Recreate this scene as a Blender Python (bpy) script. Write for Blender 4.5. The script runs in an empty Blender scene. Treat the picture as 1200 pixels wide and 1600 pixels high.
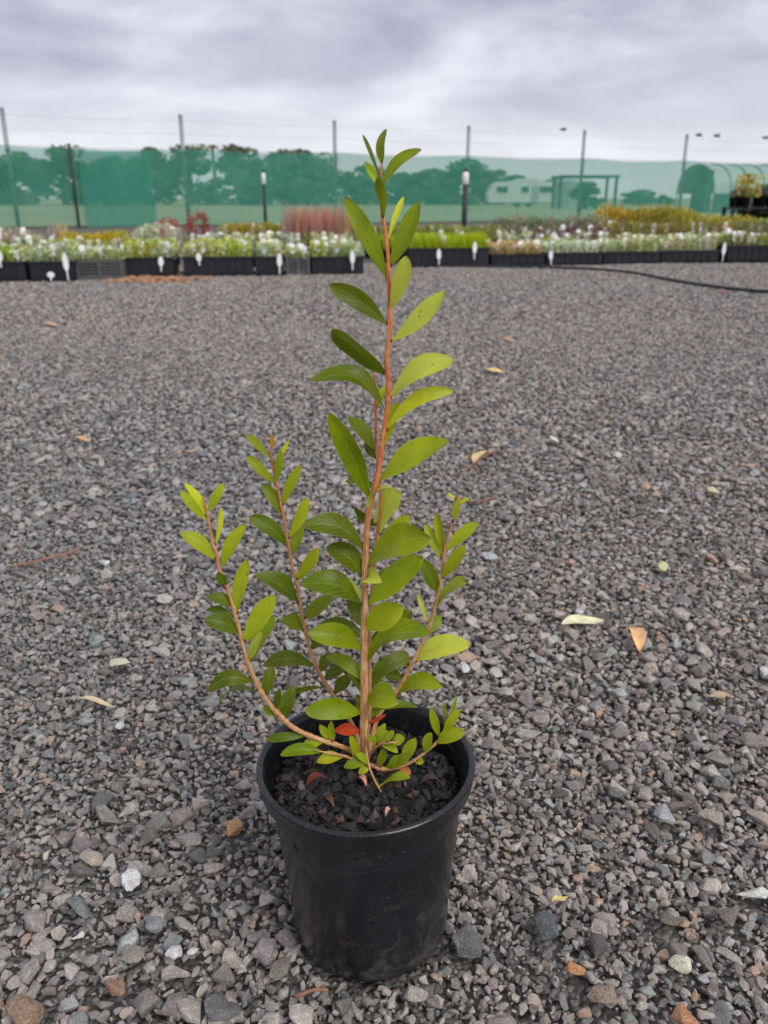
import bpy, bmesh, math, random
import numpy as np
from mathutils import Vector, Matrix, Euler, noise

random.seed(7); RNG = np.random.default_rng(11)
scene = bpy.context.scene
COL = scene.collection

# ------------------------------------------------------------------ camera
FPX = 1300.0; PITCH = math.atan(490.0 / FPX); CAMH = 0.67
cam = bpy.data.cameras.new('camera'); camo = bpy.data.objects.new('camera', cam); COL.objects.link(camo)
camo.location = (0, 0, CAMH); camo.rotation_euler = (math.pi / 2 - PITCH, 0, 0)
cam.sensor_fit = 'VERTICAL'; cam.sensor_height = 36.0; cam.sensor_width = 27.0
cam.lens = FPX / 1600 * 36; cam.clip_start = 0.02; cam.clip_end = 3000
cam.dof.use_dof = True; cam.dof.focus_distance = 0.76; cam.dof.aperture_fstop = 9.0
scene.camera = camo
scene.render.resolution_x = 768; scene.render.resolution_y = 1024

# ------------------------------------------------------------------ world, sun, exposure
SUN_EL, SUN_AZ = math.radians(46), math.radians(138)     # azimuth clockwise from +Y: high, from the right and behind
world = bpy.data.worlds.new('World'); scene.world = world; world.use_nodes = True
wt = world.node_tree; wt.nodes.clear()
def wn(t, **k):
    n = wt.nodes.new(t)
    for a, b in k.items(): setattr(n, a, b)
    return n
def wl(a, b): wt.links.new(a, b)
w_out = wn('ShaderNodeOutputWorld'); w_bg = wn('ShaderNodeBackground'); w_bg.inputs['Strength'].default_value = 0.1
w_sky = wn('ShaderNodeTexSky', sky_type='NISHITA', sun_disc=False)
w_sky.sun_elevation = SUN_EL; w_sky.sun_rotation = SUN_AZ
w_tc = wn('ShaderNodeTexCoord'); w_sep = wn('ShaderNodeSeparateXYZ'); wl(w_tc.outputs['Generated'], w_sep.inputs[0])
w_zc = wn('ShaderNodeMath', operation='MAXIMUM'); wl(w_sep.outputs['Z'], w_zc.inputs[0]); w_zc.inputs[1].default_value = 0.0
w_za = wn('ShaderNodeMath', operation='ADD'); wl(w_zc.outputs[0], w_za.inputs[0]); w_za.inputs[1].default_value = 0.11
w_dx = wn('ShaderNodeMath', operation='DIVIDE'); wl(w_sep.outputs['X'], w_dx.inputs[0]); wl(w_za.outputs[0], w_dx.inputs[1])
w_dy = wn('ShaderNodeMath', operation='DIVIDE'); wl(w_sep.outputs['Y'], w_dy.inputs[0]); wl(w_za.outputs[0], w_dy.inputs[1])
w_cv = wn('ShaderNodeCombineXYZ'); wl(w_dx.outputs[0], w_cv.inputs[0]); wl(w_dy.outputs[0], w_cv.inputs[1])
w_mp = wn('ShaderNodeMapping'); wl(w_cv.outputs[0], w_mp.inputs[0]); w_mp.inputs['Location'].default_value = (3.1, 0.4, 0)
w_mp.inputs['Rotation'].default_value = (0, 0, math.radians(-14)); w_mp.inputs['Scale'].default_value = (0.72, 0.8, 1)
w_n1 = wn('ShaderNodeTexNoise'); wl(w_mp.outputs[0], w_n1.inputs['Vector'])
w_n1.inputs['Scale'].default_value = 1.35; w_n1.inputs['Detail'].default_value = 4; w_n1.inputs['Roughness'].default_value = 0.45; w_n1.inputs['Distortion'].default_value = 0.25
w_m2 = wn('ShaderNodeMapping'); wl(w_tc.outputs['Generated'], w_m2.inputs[0]); w_m2.inputs['Scale'].default_value = (1, 1, 2.8); w_m2.inputs['Location'].default_value = (0.9, 0.2, 0.1)
w_n2 = wn('ShaderNodeTexNoise'); wl(w_m2.outputs[0], w_n2.inputs['Vector']); w_n2.inputs['Scale'].default_value = 5.0; w_n2.inputs['Detail'].default_value = 7; w_n2.inputs['Roughness'].default_value = 0.55; w_n2.inputs['Distortion'].default_value = 0.35
w_nm = wn('ShaderNodeMix', data_type='FLOAT'); w_nm.inputs[0].default_value = 0.72; wl(w_n1.outputs['Fac'], w_nm.inputs[2]); wl(w_n2.outputs['Fac'], w_nm.inputs[3])
w_r1 = wn('ShaderNodeValToRGB'); wl(w_nm.outputs[0], w_r1.inputs[0])
e = w_r1.color_ramp.elements
e[0].position = 0.36; e[0].color = (3.2, 3.25, 4.15, 1); e[1].position = 0.62; e[1].color = (6.4, 6.5, 7.2, 1)
m = e.new(0.49); m.color = (4.55, 4.6, 5.45, 1)
# a brighter band of thin cloud low over the horizon
w_hr = wn('ShaderNodeMapRange'); wl(w_sep.outputs['Z'], w_hr.inputs[0]); w_hr.inputs[1].default_value = 0.03; w_hr.inputs[2].default_value = 0.13
w_hr.inputs[3].default_value = 1.0; w_hr.inputs[4].default_value = 0.0
w_hn = wn('ShaderNodeMath', operation='MULTIPLY'); wl(w_hr.outputs[0], w_hn.inputs[0]); w_hn.inputs[1].default_value = 0.75
w_mx = wn('ShaderNodeMix', data_type='RGBA'); wl(w_hn.outputs[0], w_mx.inputs[0]); wl(w_r1.outputs[0], w_mx.inputs[6]); w_mx.inputs[7].default_value = (6.9, 6.95, 7.4, 1)
w_ms = wn('ShaderNodeMix', data_type='RGBA'); w_ms.inputs[0].default_value = 0.92; wl(w_sky.outputs[0], w_ms.inputs[6]); wl(w_mx.outputs[2], w_ms.inputs[7])
w_up = wn('ShaderNodeMapRange'); wl(w_sep.outputs['Z'], w_up.inputs[0]); w_up.inputs[1].default_value = 0.06; w_up.inputs[2].default_value = 0.2; w_up.inputs[3].default_value = 1.02; w_up.inputs[4].default_value = 0.93   # thicker cloud base away from the horizon
w_mu = wn('ShaderNodeVectorMath', operation='SCALE'); wl(w_ms.outputs[2], w_mu.inputs[0]); wl(w_up.outputs[0], w_mu.inputs['Scale'])
wl(w_mu.outputs[0], w_bg.inputs['Color']); wl(w_bg.outputs[0], w_out.inputs[0])

sun = bpy.data.lights.new('sun', 'SUN'); suno = bpy.data.objects.new('sun', sun); COL.objects.link(suno)
sun.energy = 1.5; sun.angle = math.radians(35); sun.color = (1.0, 0.97, 0.92)
sd = Vector((math.sin(SUN_AZ) * math.cos(SUN_EL), math.cos(SUN_AZ) * math.cos(SUN_EL), math.sin(SUN_EL)))
suno.rotation_euler = sd.to_track_quat('Z', 'Y').to_euler(); suno.location = (3, -2, 6)

vs = scene.view_settings; vs.view_transform = 'Standard'; vs.look = 'None'; vs.gamma = 1.0; vs.exposure = 0.45; vs.use_curve_mapping = False
scene.render.engine = 'CYCLES'
cy = scene.cycles; cy.use_denoising = True; cy.max_bounces = 8; cy.transparent_max_bounces = 16; cy.diffuse_bounces = 3
try: cy.denoiser = 'OPENIMAGEDENOISE'
except Exception: pass

# ------------------------------------------------------------------ pixel -> place
CT, ST = math.cos(PITCH), math.sin(PITCH)
def ray(x, y):
    u = (x - 600) / FPX; v = (y - 800) / FPX
    return Vector((u, CT - v * ST, -ST - v * CT))
def at_z(x, y, z=0.0):
    d = ray(x, y); t = (z - CAMH) / d.z; return Vector((0, 0, CAMH)) + d * t
def at_y(x, y, Y):
    d = ray(x, y); return Vector((0, 0, CAMH)) + d * (Y / d.y)
def project(p):
    q = Vector(p) - Vector((0, 0, CAMH)); zc = q.y * CT - q.z * ST
    return 600 + FPX * q.x / zc, 800 + FPX * (-q.y * ST - q.z * CT) / zc, zc

# ------------------------------------------------------------------ helpers
def mesh_obj(name, verts, faces, mat=None, parent=None, smooth=False, mats=None, fmat=None):
    me = bpy.data.meshes.new(name); me.from_pydata([tuple(v) for v in verts], [], faces)
    if mats:
        for q in mats: me.materials.append(q)
        if fmat: me.polygons.foreach_set('material_index', fmat)
    elif mat: me.materials.append(mat)
    if smooth: me.polygons.foreach_set('use_smooth', [True] * len(me.polygons))
    me.update()
    o = bpy.data.objects.new(name, me); COL.objects.link(o)
    if parent: o.parent = parent
    return o
def tag(o, label=None, cat=None, group=None, kind=None):
    if label: o['label'] = label
    if cat: o['category'] = cat
    if group: o['group'] = group
    if kind: o['kind'] = kind
    return o
def empty(name, loc=(0, 0, 0), rz=0.0):
    o = bpy.data.objects.new(name, None); COL.objects.link(o); o.location = loc; o.rotation_euler = (0, 0, rz); o.empty_display_size = 0.05
    return o
def copy_tree(o, parent=None):
    c = o.copy(); COL.objects.link(c); c.parent = parent
    for ch in o.children: copy_tree(ch, c)
    return c
class MB:
    def __init__(s): s.v = []; s.f = []
    def add(s, v, f):
        b = len(s.v); s.v += [Vector(q) for q in v]; s.f += [tuple(i + b for i in q) for q in f]
    def box(s, c, d, rot=None, taper=1.0):
        x, y, z = d[0] / 2, d[1] / 2, d[2] / 2
        v = [Vector((sx * x * (taper if sz > 0 else 1), sy * y * (taper if sz > 0 else 1), sz * z)) for sz in (-1, 1) for sx, sy in ((-1, -1), (1, -1), (1, 1), (-1, 1))]
        if rot is not None: v = [rot @ q for q in v]
        s.add([q + Vector(c) for q in v], [(3, 2, 1, 0), (4, 5, 6, 7), (0, 1, 5, 4), (1, 2, 6, 5), (2, 3, 7, 6), (3, 0, 4, 7)])
    def tube(s, pts, rad, n=8, cap=True, jit=0.0):
        pts = [Vector(p) for p in pts]; R = rad if hasattr(rad, '__len__') else [rad] * len(pts)
        vv = []; ff = []; ref = Vector((0.31, 0.93, 0.2))
        for i, p in enumerate(pts):
            t = (pts[min(i + 1, len(pts) - 1)] - pts[max(i - 1, 0)]).normalized()
            a = (ref - t * ref.dot(t))
            if a.length < 0.1: ref = Vector((0.9, 0.1, 0.4)); a = ref - t * ref.dot(t)
            a.normalize(); b = t.cross(a); ref = a
            for k in range(n):
                w = 2 * math.pi * k / n; r = R[i] * (1 + jit * (random.random() - 0.5))
                vv.append(p + (a * math.cos(w) + b * math.sin(w)) * r)
        for i in range(len(pts) - 1):
            for k in range(n):
                k2 = (k + 1) % n; ff.append((i * n + k, i * n + k2, (i + 1) * n + k2, (i + 1) * n + k))
        if cap:
            ff.append(tuple(range(n - 1, -1, -1))); q = (len(pts) - 1) * n; ff.append(tuple(range(q, q + n)))
        s.add(vv, ff)
    def lathe(s, prof, n=64, c=(0, 0, 0)):
        vv = []; ff = []
        for r, z in prof:
            for k in range(n):
                w = 2 * math.pi * k / n; vv.append(Vector((c[0] + r * math.cos(w), c[1] + r * math.sin(w), c[2] + z)))
        for i in range(len(prof) - 1):
            for k in range(n):
                k2 = (k + 1) % n; ff.append((i * n + k, i * n + k2, (i + 1) * n + k2, (i + 1) * n + k))
        s.add(vv, ff)
    def build(s, name, mat=None, parent=None, smooth=False): return mesh_obj(name, s.v, s.f, mat, parent, smooth)
def catmull(pts, k=6):
    P = [pts[0] * 2 - pts[1]] + list(pts) + [pts[-1] * 2 - pts[-2]]; out = []
    for i in range(1, len(P) - 2):
        for j in range(k):
            t = j / k; a, b, c, d = P[i - 1], P[i], P[i + 1], P[i + 2]
            out.append(0.5 * ((2 * b) + (c - a) * t + (2 * a - 5 * b + 4 * c - d) * t * t + (3 * b - a - 3 * c + d) * t ** 3))
    out.append(P[-2]); return out

# ------------------------------------------------------------------ materials
def lin(r, g, b):
    f = lambda c: (c / 255 / 12.92) if c / 255 <= 0.04045 else ((c / 255 + 0.055) / 1.055) ** 2.4
    return (f(r), f(g), f(b), 1)
class Mat:
    def __init__(s, name):
        s.m = bpy.data.materials.new(name); s.m.use_nodes = True; s.t = s.m.node_tree
        s.b = s.t.nodes['Principled BSDF']; s.o = s.t.nodes['Material Output']
    def n(s, t, **k):
        n = s.t.nodes.new(t)
        for a, b in k.items(): setattr(n, a, b)
        return n
    def l(s, a, b): s.t.links.new(a, b)
    def noise(s, scale, detail=4, rough=0.55, vec=None, dist=0.0):
        n = s.n('ShaderNodeTexNoise'); n.inputs['Scale'].default_value = scale; n.inputs['Detail'].default_value = detail
        n.inputs['Roughness'].default_value = rough; n.inputs['Distortion'].default_value = dist
        if vec is not None: s.l(vec, n.inputs['Vector'])
        return n
    def ramp(s, fac, stops):
        r = s.n('ShaderNodeValToRGB'); s.l(fac, r.inputs[0]); e = r.color_ramp.elements
        while len(e) < len(stops): e.new(0.5)
        for q, (p, c) in zip(e, stops): q.position = p; q.color = c
        return r
    def mix(s, fac, a, b, blend='MIX'):
        n = s.n('ShaderNodeMix', data_type='RGBA', blend_type=blend)
        for v, i in ((fac, 0), (a, 6), (b, 7)):
            if hasattr(v, 'is_linked'): s.l(v, n.inputs[i])
            else: n.inputs[i].default_value = v
        return n.outputs[2]
    def bump(s, h, strength=0.3, dist=0.01):
        b = s.n('ShaderNodeBump'); b.inputs['Strength'].default_value = strength; b.inputs['Distance'].default_value = dist
        s.l(h, b.inputs['Height']); s.l(b.outputs[0], s.b.inputs['Normal']); return b
    def base(s, c): 
        if hasattr(c, 'is_linked'): s.l(c, s.b.inputs['Base Color'])
        else: s.b.inputs['Base Color'].default_value = c
    def rough(s, v): s.b.inputs['Roughness'].default_value = v
def simple(name, col, rough=0.6, metal=0.0, var=0.25, scale=30, bump=0.0):
    q = Mat(name); tc = q.n('ShaderNodeTexCoord'); nz = q.noise(scale, 5, 0.6, tc.outputs['Object'])
    dark = tuple(c * (1 - var) for c in col[:3]) + (1,); lite = tuple(min(1, c * (1 + var)) for c in col[:3]) + (1,)
    q.base(q.ramp(nz.outputs['Fac'], [(0.3, dark), (0.7, lite)]).outputs[0]); q.rough(rough); q.b.inputs['Metallic'].default_value = metal
    if bump: q.bump(nz.outputs['Fac'], bump, 0.004)
    return q.m

# gravel stone: colour comes from each stone, grain from noise
def stone_mat(name, instancer=True):
    q = Mat(name)
    if instancer:
        at = q.n('ShaderNodeAttribute', attribute_type='INSTANCER', attribute_name='col'); c = at.outputs['Color']
    else:
        oi = q.n('ShaderNodeObjectInfo'); c = oi.outputs['Color']
    tc = q.n('ShaderNodeTexCoord')
    n1 = q.noise(3.2, 6, 0.7, tc.outputs['Object']); n2 = q.noise(17, 3, 0.7, tc.outputs['Object'])
    g = q.ramp(n1.outputs['Fac'], [(0.28, (0.62, 0.61, 0.6, 1)), (0.72, (1.3, 1.28, 1.25, 1))])
    sp = q.ramp(n2.outputs['Fac'], [(0.36, (0.7, 0.69, 0.68, 1)), (0.55, (1, 1, 1, 1)), (0.70, (1.5, 1.48, 1.42, 1))])
    q.base(q.mix(1.0, q.mix(1.0, c, g.outputs[0], 'MULTIPLY'), sp.outputs[0], 'MULTIPLY')); q.rough(0.82)
    q.b.inputs['Specular IOR Level'].default_value = 0.35
    q.bump(n2.outputs['Fac'], 0.5, 0.05 if instancer else 0.05)
    return q.m
M_STONE = stone_mat('gravel_stone', True); M_LOOSE = stone_mat('loose_stone', False)

# ground below and beyond the loose stones
q = Mat('gravel_ground'); tc = q.n('ShaderNodeTexCoord')
vo = q.n('ShaderNodeTexVoronoi'); vo.inputs['Scale'].default_value = 150; q.l(tc.outputs['Object'], vo.inputs['Vector'])
hs = q.n('ShaderNodeSeparateColor'); q.l(vo.outputs['Color'], hs.inputs[0])
rr = q.ramp(hs.outputs[0], [(0.0, lin(74, 70, 66)), (0.35, lin(104, 98, 93)), (0.6, lin(118, 112, 107)), (0.8, lin(112, 113, 112)), (0.93, lin(150, 143, 134)), (1.0, lin(205, 196, 184))])
nb = q.noise(0.7, 4, 0.6, tc.outputs['Object']); tint = q.ramp(nb.outputs['Fac'], [(0.35, (0.95, 1.0, 1.02, 1)), (0.65, (1.08, 1.0, 0.94, 1))])
q.base(q.mix(1.0, rr.outputs[0], tint.outputs[0], 'MULTIPLY')); q.rough(0.9)
iv = q.n('ShaderNodeMath', operation='SUBTRACT'); iv.inputs[0].default_value = 1.0; q.l(vo.outputs['Distance'], iv.inputs[1]); q.bump(iv.outputs[0], 0.9, 0.012)
M_GROUND = q.m
q = Mat('field_grass'); tc = q.n('ShaderNodeTexCoord'); nz = q.noise(0.25, 6, 0.65, tc.outputs['Object'])
q.base(q.ramp(nz.outputs['Fac'], [(0.3, lin(136, 142, 96)), (0.55, lin(168, 166, 124)), (0.75, lin(190, 178, 142))]).outputs[0]); q.rough(0.95); q.bump(nz.outputs['Fac'], 0.4, 0.2); M_FIELD = q.m

M_STEEL = simple('galvanised_steel', lin(150, 152, 152), 0.5, 0.4, 0.12, 25)
M_DARKPOST = simple('dark_painted_post', lin(44, 52, 50), 0.6, 0.0, 0.2, 25)
M_WHITE = simple('white_plastic', (0.87, 0.87, 0.87, 1), 0.5, 0, 0.04, 20)
M_TRAY = simple('black_tray_plastic', lin(34, 34, 40), 0.45, 0, 0.35, 14, 0.15)
M_CRATE = simple('grey_crate_plastic', lin(96, 96, 98), 0.6, 0, 0.3, 14, 0.1)
M_HOSE = simple('black_poly_pipe', lin(40, 40, 42), 0.5, 0, 0.3, 12)
M_WALL = simple('white_painted_wall', (0.72, 0.72, 0.7, 1), 0.7, 0, 0.06, 3)
M_GLASS = simple('dark_window_glass', lin(50, 60, 66), 0.15, 0, 0.1, 3)
M_ROOF = simple('pale_metal_roof', lin(170, 178, 176), 0.5, 0.2, 0.1, 4)
M_FILM = simple('tunnel_film', lin(205, 212, 206), 0.45, 0, 0.08, 2)
M_SHEDGREEN = simple('dark_green_sheet', lin(52, 84, 72), 0.6, 0, 0.15, 3)
M_BIRD = simple('dark_feathers', lin(60, 58, 62), 0.8, 0, 0.2, 30)
M_BARKTREE = simple('grey_bark', lin(92, 82, 72), 0.9, 0, 0.35, 8, 0.5)

# shade cloth: an open knit, half green yarn and half holes
def cloth_mat(name, cover):
    q = Mat(name); tr = q.n('ShaderNodeBsdfTransparent'); df = q.n('ShaderNodeBsdfDiffuse'); tl = q.n('ShaderNodeBsdfTranslucent')
    tc = q.n('ShaderNodeTexCoord'); nz = q.noise(1.2, 5, 0.6, tc.outputs['Object'])
    c = q.ramp(nz.outputs['Fac'], [(0.3, lin(80, 160, 138)), (0.7, lin(98, 176, 154))])
    q.l(c.outputs[0], df.inputs[0]); q.l(c.outputs[0], tl.inputs[0])
    a = q.n('ShaderNodeMixShader'); a.inputs[0].default_value = 0.4; q.l(df.outputs[0], a.inputs[1]); q.l(tl.outputs[0], a.inputs[2])
    b = q.n('ShaderNodeMixShader'); q.l(tr.outputs[0], b.inputs[1]); q.l(a.outputs[0], b.inputs[2])
    mp = q.n('ShaderNodeMapRange'); q.l(nz.outputs['Fac'], mp.inputs[0]); mp.inputs[1].default_value = 0.3; mp.inputs[2].default_value = 0.7
    mp.inputs[3].default_value = cover - 0.03; mp.inputs[4].default_value = cover + 0.04; q.l(mp.outputs[0], b.inputs[0])
    q.l(b.outputs[0], q.o.inputs[0]); return q.m
M_CLOTH = cloth_mat('green_shade_cloth', 0.62); M_CLOTH2 = cloth_mat('dense_shade_cloth', 0.74)

# foliage of background plants: colour from the object, each leaf varies
def foliage_mat(name, transl=0.25, clump=0):
    q = Mat(name); oi = q.n('ShaderNodeObjectInfo'); ge = q.n('ShaderNodeNewGeometry')
    v = q.ramp(ge.outputs['Random Per Island'], [(0.0, (0.55, 0.58, 0.55, 1)), (0.5, (1, 1, 1, 1)), (1.0, (1.5, 1.4, 1.3, 1))])
    c = q.mix(1.0, oi.outputs['Color'], v.outputs[0], 'MULTIPLY')
    if clump:
        tc = q.n('ShaderNodeTexCoord'); nz = q.noise(clump, 3, 0.6, tc.outputs['Object'])
        c = q.mix(1.0, c, q.ramp(nz.outputs['Fac'], [(0.36, (0.45, 0.5, 0.5, 1)), (0.64, (1.9, 1.8, 1.5, 1))]).outputs[0], 'MULTIPLY')
    q.base(c); q.rough(0.6); q.b.inputs['Specular IOR Level'].default_value = 0.3
    tl = q.n('ShaderNodeBsdfTranslucent'); q.l(c, tl.inputs[0]); mx = q.n('ShaderNodeMixShader'); mx.inputs[0].default_value = transl
    q.l(q.b.outputs[0], mx.inputs[1]); q.l(tl.outputs[0], mx.inputs[2]); q.l(mx.outputs[0], q.o.inputs[0]); return q.m
M_FOL = foliage_mat('nursery_foliage'); M_TREEFOL = foliage_mat('tree_foliage', 0.15, 0.9)

# hero leaf
q = Mat('shrub_leaf'); oi = q.n('ShaderNodeObjectInfo'); ge = q.n('ShaderNodeNewGeometry'); uv = q.n('ShaderNodeUVMap'); tc = q.n('ShaderNodeTexCoord')
sx = q.n('ShaderNodeSeparateXYZ'); q.l(uv.outputs[0], sx.inputs[0])
nz = q.noise(90, 4, 0.6, tc.outputs['Object']); nl = q.noise(28, 3, 0.5, tc.outputs['Object'])
v = q.ramp(nl.outputs['Fac'], [(0.3, (0.66, 0.72, 0.6, 1)), (0.5, (1, 1, 1, 1)), (0.72, (1.34, 1.24, 1.3, 1))])
c0 = q.mix(1.0, oi.outputs['Color'], v.outputs[0], 'MULTIPLY')
under = q.mix(0.35, c0, lin(176, 190, 74))
c1 = q.mix(ge.outputs['Backfacing'], c0, under)
ab = q.n('ShaderNodeMath', operation='ABSOLUTE'); q.l(sx.outputs['Y'], ab.inputs[0])
mid = q.ramp(ab.outputs[0], [(0.0, (1, 1, 1, 1)), (0.07, (0, 0, 0, 1))])
mm = q.n('ShaderNodeMath', operation='MULTIPLY'); q.l(mid.outputs[0], mm.inputs[0]); mm.inputs[1].default_value = 0.32
c2 = q.mix(mm.outputs[0], c1, lin(176, 186, 96))
edge = q.ramp(ab.outputs[0], [(0.90, (0, 0, 0, 1)), (1.0, (1, 1, 1, 1))]); em = q.n('ShaderNodeMath', operation='MULTIPLY'); q.l(edge.outputs[0], em.inputs[0]); em.inputs[1].default_value = 0.22
c3 = q.mix(em.outputs[0], c2, lin(170, 168, 80))
tip = q.ramp(sx.outputs['X'], [(0.94, (0, 0, 0, 1)), (1.0, (1, 1, 1, 1))]); tm = q.n('ShaderNodeMath', operation='MULTIPLY'); q.l(tip.outputs[0], tm.inputs[0]); tm.inputs[1].default_value = 0.5
c4 = q.mix(tm.outputs[0], c3, lin(150, 110, 60))
nsp = q.noise(230, 2, 0.4, tc.outputs['Object']); spm = q.ramp(nsp.outputs['Fac'], [(0.70, (0, 0, 0, 1)), (0.74, (0.75, 0.75, 0.75, 1))])
c4 = q.mix(spm.outputs[0], c4, lin(120, 92, 40))
wvc = q.n('ShaderNodeTexWave'); wvc.inputs['Scale'].default_value = 2.2; wvc.inputs['Distortion'].default_value = 2.0; wvc.inputs['Detail'].default_value = 2
sv = q.n('ShaderNodeMath', operation='MULTIPLY_ADD'); q.l(ab.outputs[0], sv.inputs[0]); sv.inputs[1].default_value = -0.35; q.l(sx.outputs['X'], sv.inputs[2]); cvv = q.n('ShaderNodeCombineXYZ'); q.l(sv.outputs[0], cvv.inputs[0]); q.l(cvv.outputs[0], wvc.inputs['Vector'])
vr = q.ramp(wvc.outputs['Fac'], [(0.80, (0, 0, 0, 1)), (1.0, (0.16, 0.16, 0.16, 1))]); c4 = q.mix(vr.outputs[0], c4, lin(176, 190, 88))
q.base(c4); q.rough(0.38); q.b.inputs['Specular IOR Level'].default_value = 0.3; 
# side veins and grain as fine relief
wv = q.n('ShaderNodeTexWave'); wv.inputs['Scale'].default_value = 6; wv.inputs['Distortion'].default_value = 1.5
cb = q.n('ShaderNodeCombineXYZ'); s1 = q.n('ShaderNodeMath', operation='MULTIPLY_ADD'); q.l(ab.outputs[0], s1.inputs[0]); s1.inputs[1].default_value = -0.35; q.l(sx.outputs['X'], s1.inputs[2])
q.l(s1.outputs[0], cb.inputs[0]); q.l(cb.outputs[0], wv.inputs['Vector'])
hm = q.n('ShaderNodeMath', operation='MULTIPLY_ADD'); q.l(wv.outputs['Fac'], hm.inputs[0]); hm.inputs[1].default_value = 0.05; q.l(nz.outputs['Fac'], hm.inputs[2])
q.bump(hm.outputs[0], 0.6, 0.0009)
tl = q.n('ShaderNodeBsdfTranslucent'); q.l(c4, tl.inputs[0]); mx = q.n('ShaderNodeMixShader'); mx.inputs[0].default_value = 0.34
q.l(q.b.outputs[0], mx.inputs[1]); q.l(tl.outputs[0], mx.inputs[2]); q.l(mx.outputs[0], q.o.inputs[0]); M_LEAF = q.m

# hero stem: ribbed, red-orange when young, tan below
q = Mat('shrub_stem'); tc = q.n('ShaderNodeTexCoord'); ga = q.n('ShaderNodeAttribute', attribute_name='grain')
nz = q.noise(1.3, 5, 0.7, ga.outputs['Vector']); n2 = q.noise(60, 4, 0.6, tc.outputs['Object'])
young = q.ramp(nz.outputs['Fac'], [(0.28, lin(132, 54, 26)), (0.48, lin(220, 114, 58)), (0.68, lin(244, 186, 126))])
old = q.ramp(nz.outputs['Fac'], [(0.28, lin(120, 72, 42)), (0.48, lin(212, 150, 96)), (0.68, lin(246, 218, 174))])
sp = q.n('ShaderNodeSeparateXYZ'); q.l(tc.outputs['Object'], sp.inputs[0])
mr = q.n('ShaderNodeMapRange'); q.l(sp.outputs['Z'], mr.inputs[0]); mr.inputs[1].default_value = 0.19; mr.inputs[2].default_value = 0.30
q.base(q.mix(mr.outputs[0], old.outputs[0], young.outputs[0])); q.rough(0.52)
q.bump(nz.outputs['Fac'], 0.8, 0.0016); M_STEM = q.m
M_BUD = simple('leaf_bud', lin(112, 44, 30), 0.6, 0, 0.3, 300)
M_TWIG = simple('dry_twig', lin(150, 104, 82), 0.8, 0, 0.3, 120)

# pot plastic
q = Mat('black_pot_plastic'); tc = q.n('ShaderNodeTexCoord'); n1 = q.noise(14, 6, 0.65, tc.outputs['Object']); mp = q.n('ShaderNodeMapping'); q.l(tc.outputs['Object'], mp.inputs[0])
mp.inputs['Scale'].default_value = (30, 30, 260); mp.inputs['Rotation'].default_value = (0.05, 0.08, 0); n2 = q.noise(1.0, 4, 0.6, mp.outputs[0], 0.6)
n3 = q.noise(320, 2, 0.5, tc.outputs['Object'])
c = q.ramp(n1.outputs['Fac'], [(0.3, lin(20, 20, 25)), (0.6, lin(32, 32, 38)), (0.8, lin(52, 52, 57))])
n4 = q.noise(26, 7, 0.75, tc.outputs['Object'], 1.2); spz = q.n('ShaderNodeSeparateXYZ'); q.l(tc.outputs['Object'], spz.inputs[0])
low = q.n('ShaderNodeMapRange'); q.l(spz.outputs['Z'], low.inputs[0]); low.inputs[1].default_value = 0.0; low.inputs[2].default_value = 0.05; low.inputs[3].default_value = 0.16; low.inputs[4].default_value = 0.0
ds = q.n('ShaderNodeMath', operation='ADD'); q.l(n4.outputs['Fac'], ds.inputs[0]); q.l(low.outputs[0], ds.inputs[1])
dm = q.ramp(ds.outputs[0], [(0.56, (0, 0, 0, 1)), (0.74, (0.5, 0.5, 0.5, 1))]); n5 = q.noise(500, 2, 0.5, tc.outputs['Object']); fl = q.ramp(n5.outputs['Fac'], [(0.69, (0, 0, 0, 1)), (0.73, (0.6, 0.6, 0.6, 1))])
cd = q.mix(dm.outputs[0], c.outputs[0], lin(104, 98, 94)); cd = q.mix(fl.outputs[0], cd, lin(120, 114, 108))
q.base(cd); q.b.inputs['Specular IOR Level'].default_value = 0.6; rg = q.ramp(n1.outputs['Fac'], [(0.3, (0.15, 0.15, 0.15, 1)), (0.75, (0.34, 0.34, 0.34, 1))]); q.l(rg.outputs[0], q.b.inputs['Roughness'])
ad = q.n('ShaderNodeMath', operation='MULTIPLY_ADD'); q.l(n2.outputs['Fac'], ad.inputs[0]); ad.inputs[1].default_value = 0.6; q.l(n3.outputs['Fac'], ad.inputs[2])
q.bump(ad.outputs[0], 0.12, 0.0012); M_POT = q.m
M_SCUFF = simple('worn_plastic_scuff', lin(14, 14, 16), 0.7, 0, 0.2, 100)
q = Mat('bark_chip'); oi = q.n('ShaderNodeObjectInfo'); ge = q.n('ShaderNodeNewGeometry'); tc = q.n('ShaderNodeTexCoord'); nz = q.noise(240, 5, 0.65, tc.outputs['Object'])
c = q.ramp(ge.outputs['Random Per Island'], [(0.0, lin(18, 17, 17)), (0.5, lin(34, 32, 32)), (0.84, lin(54, 50, 49)), (0.92, lin(72, 54, 48)), (0.97, lin(86, 60, 50)), (1.0, lin(112, 104, 98))])
g = q.ramp(nz.outputs['Fac'], [(0.3, (0.6, 0.6, 0.6, 1)), (0.7, (1.25, 1.22, 1.2, 1))]); q.base(q.mix(1.0, c.outputs[0], g.outputs[0], 'MULTIPLY')); q.rough(0.75); q.bump(nz.outputs['Fac'], 0.5, 0.001); M_BARK = q.m
q = Mat('wood_chip'); ge = q.n('ShaderNodeNewGeometry')
q.base(q.ramp(ge.outputs['Random Per Island'], [(0.0, lin(140, 92, 66)), (0.5, lin(190, 140, 104)), (1.0, lin(222, 186, 150))]).outputs[0]); q.rough(0.85); M_CHIP = q.m

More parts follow.
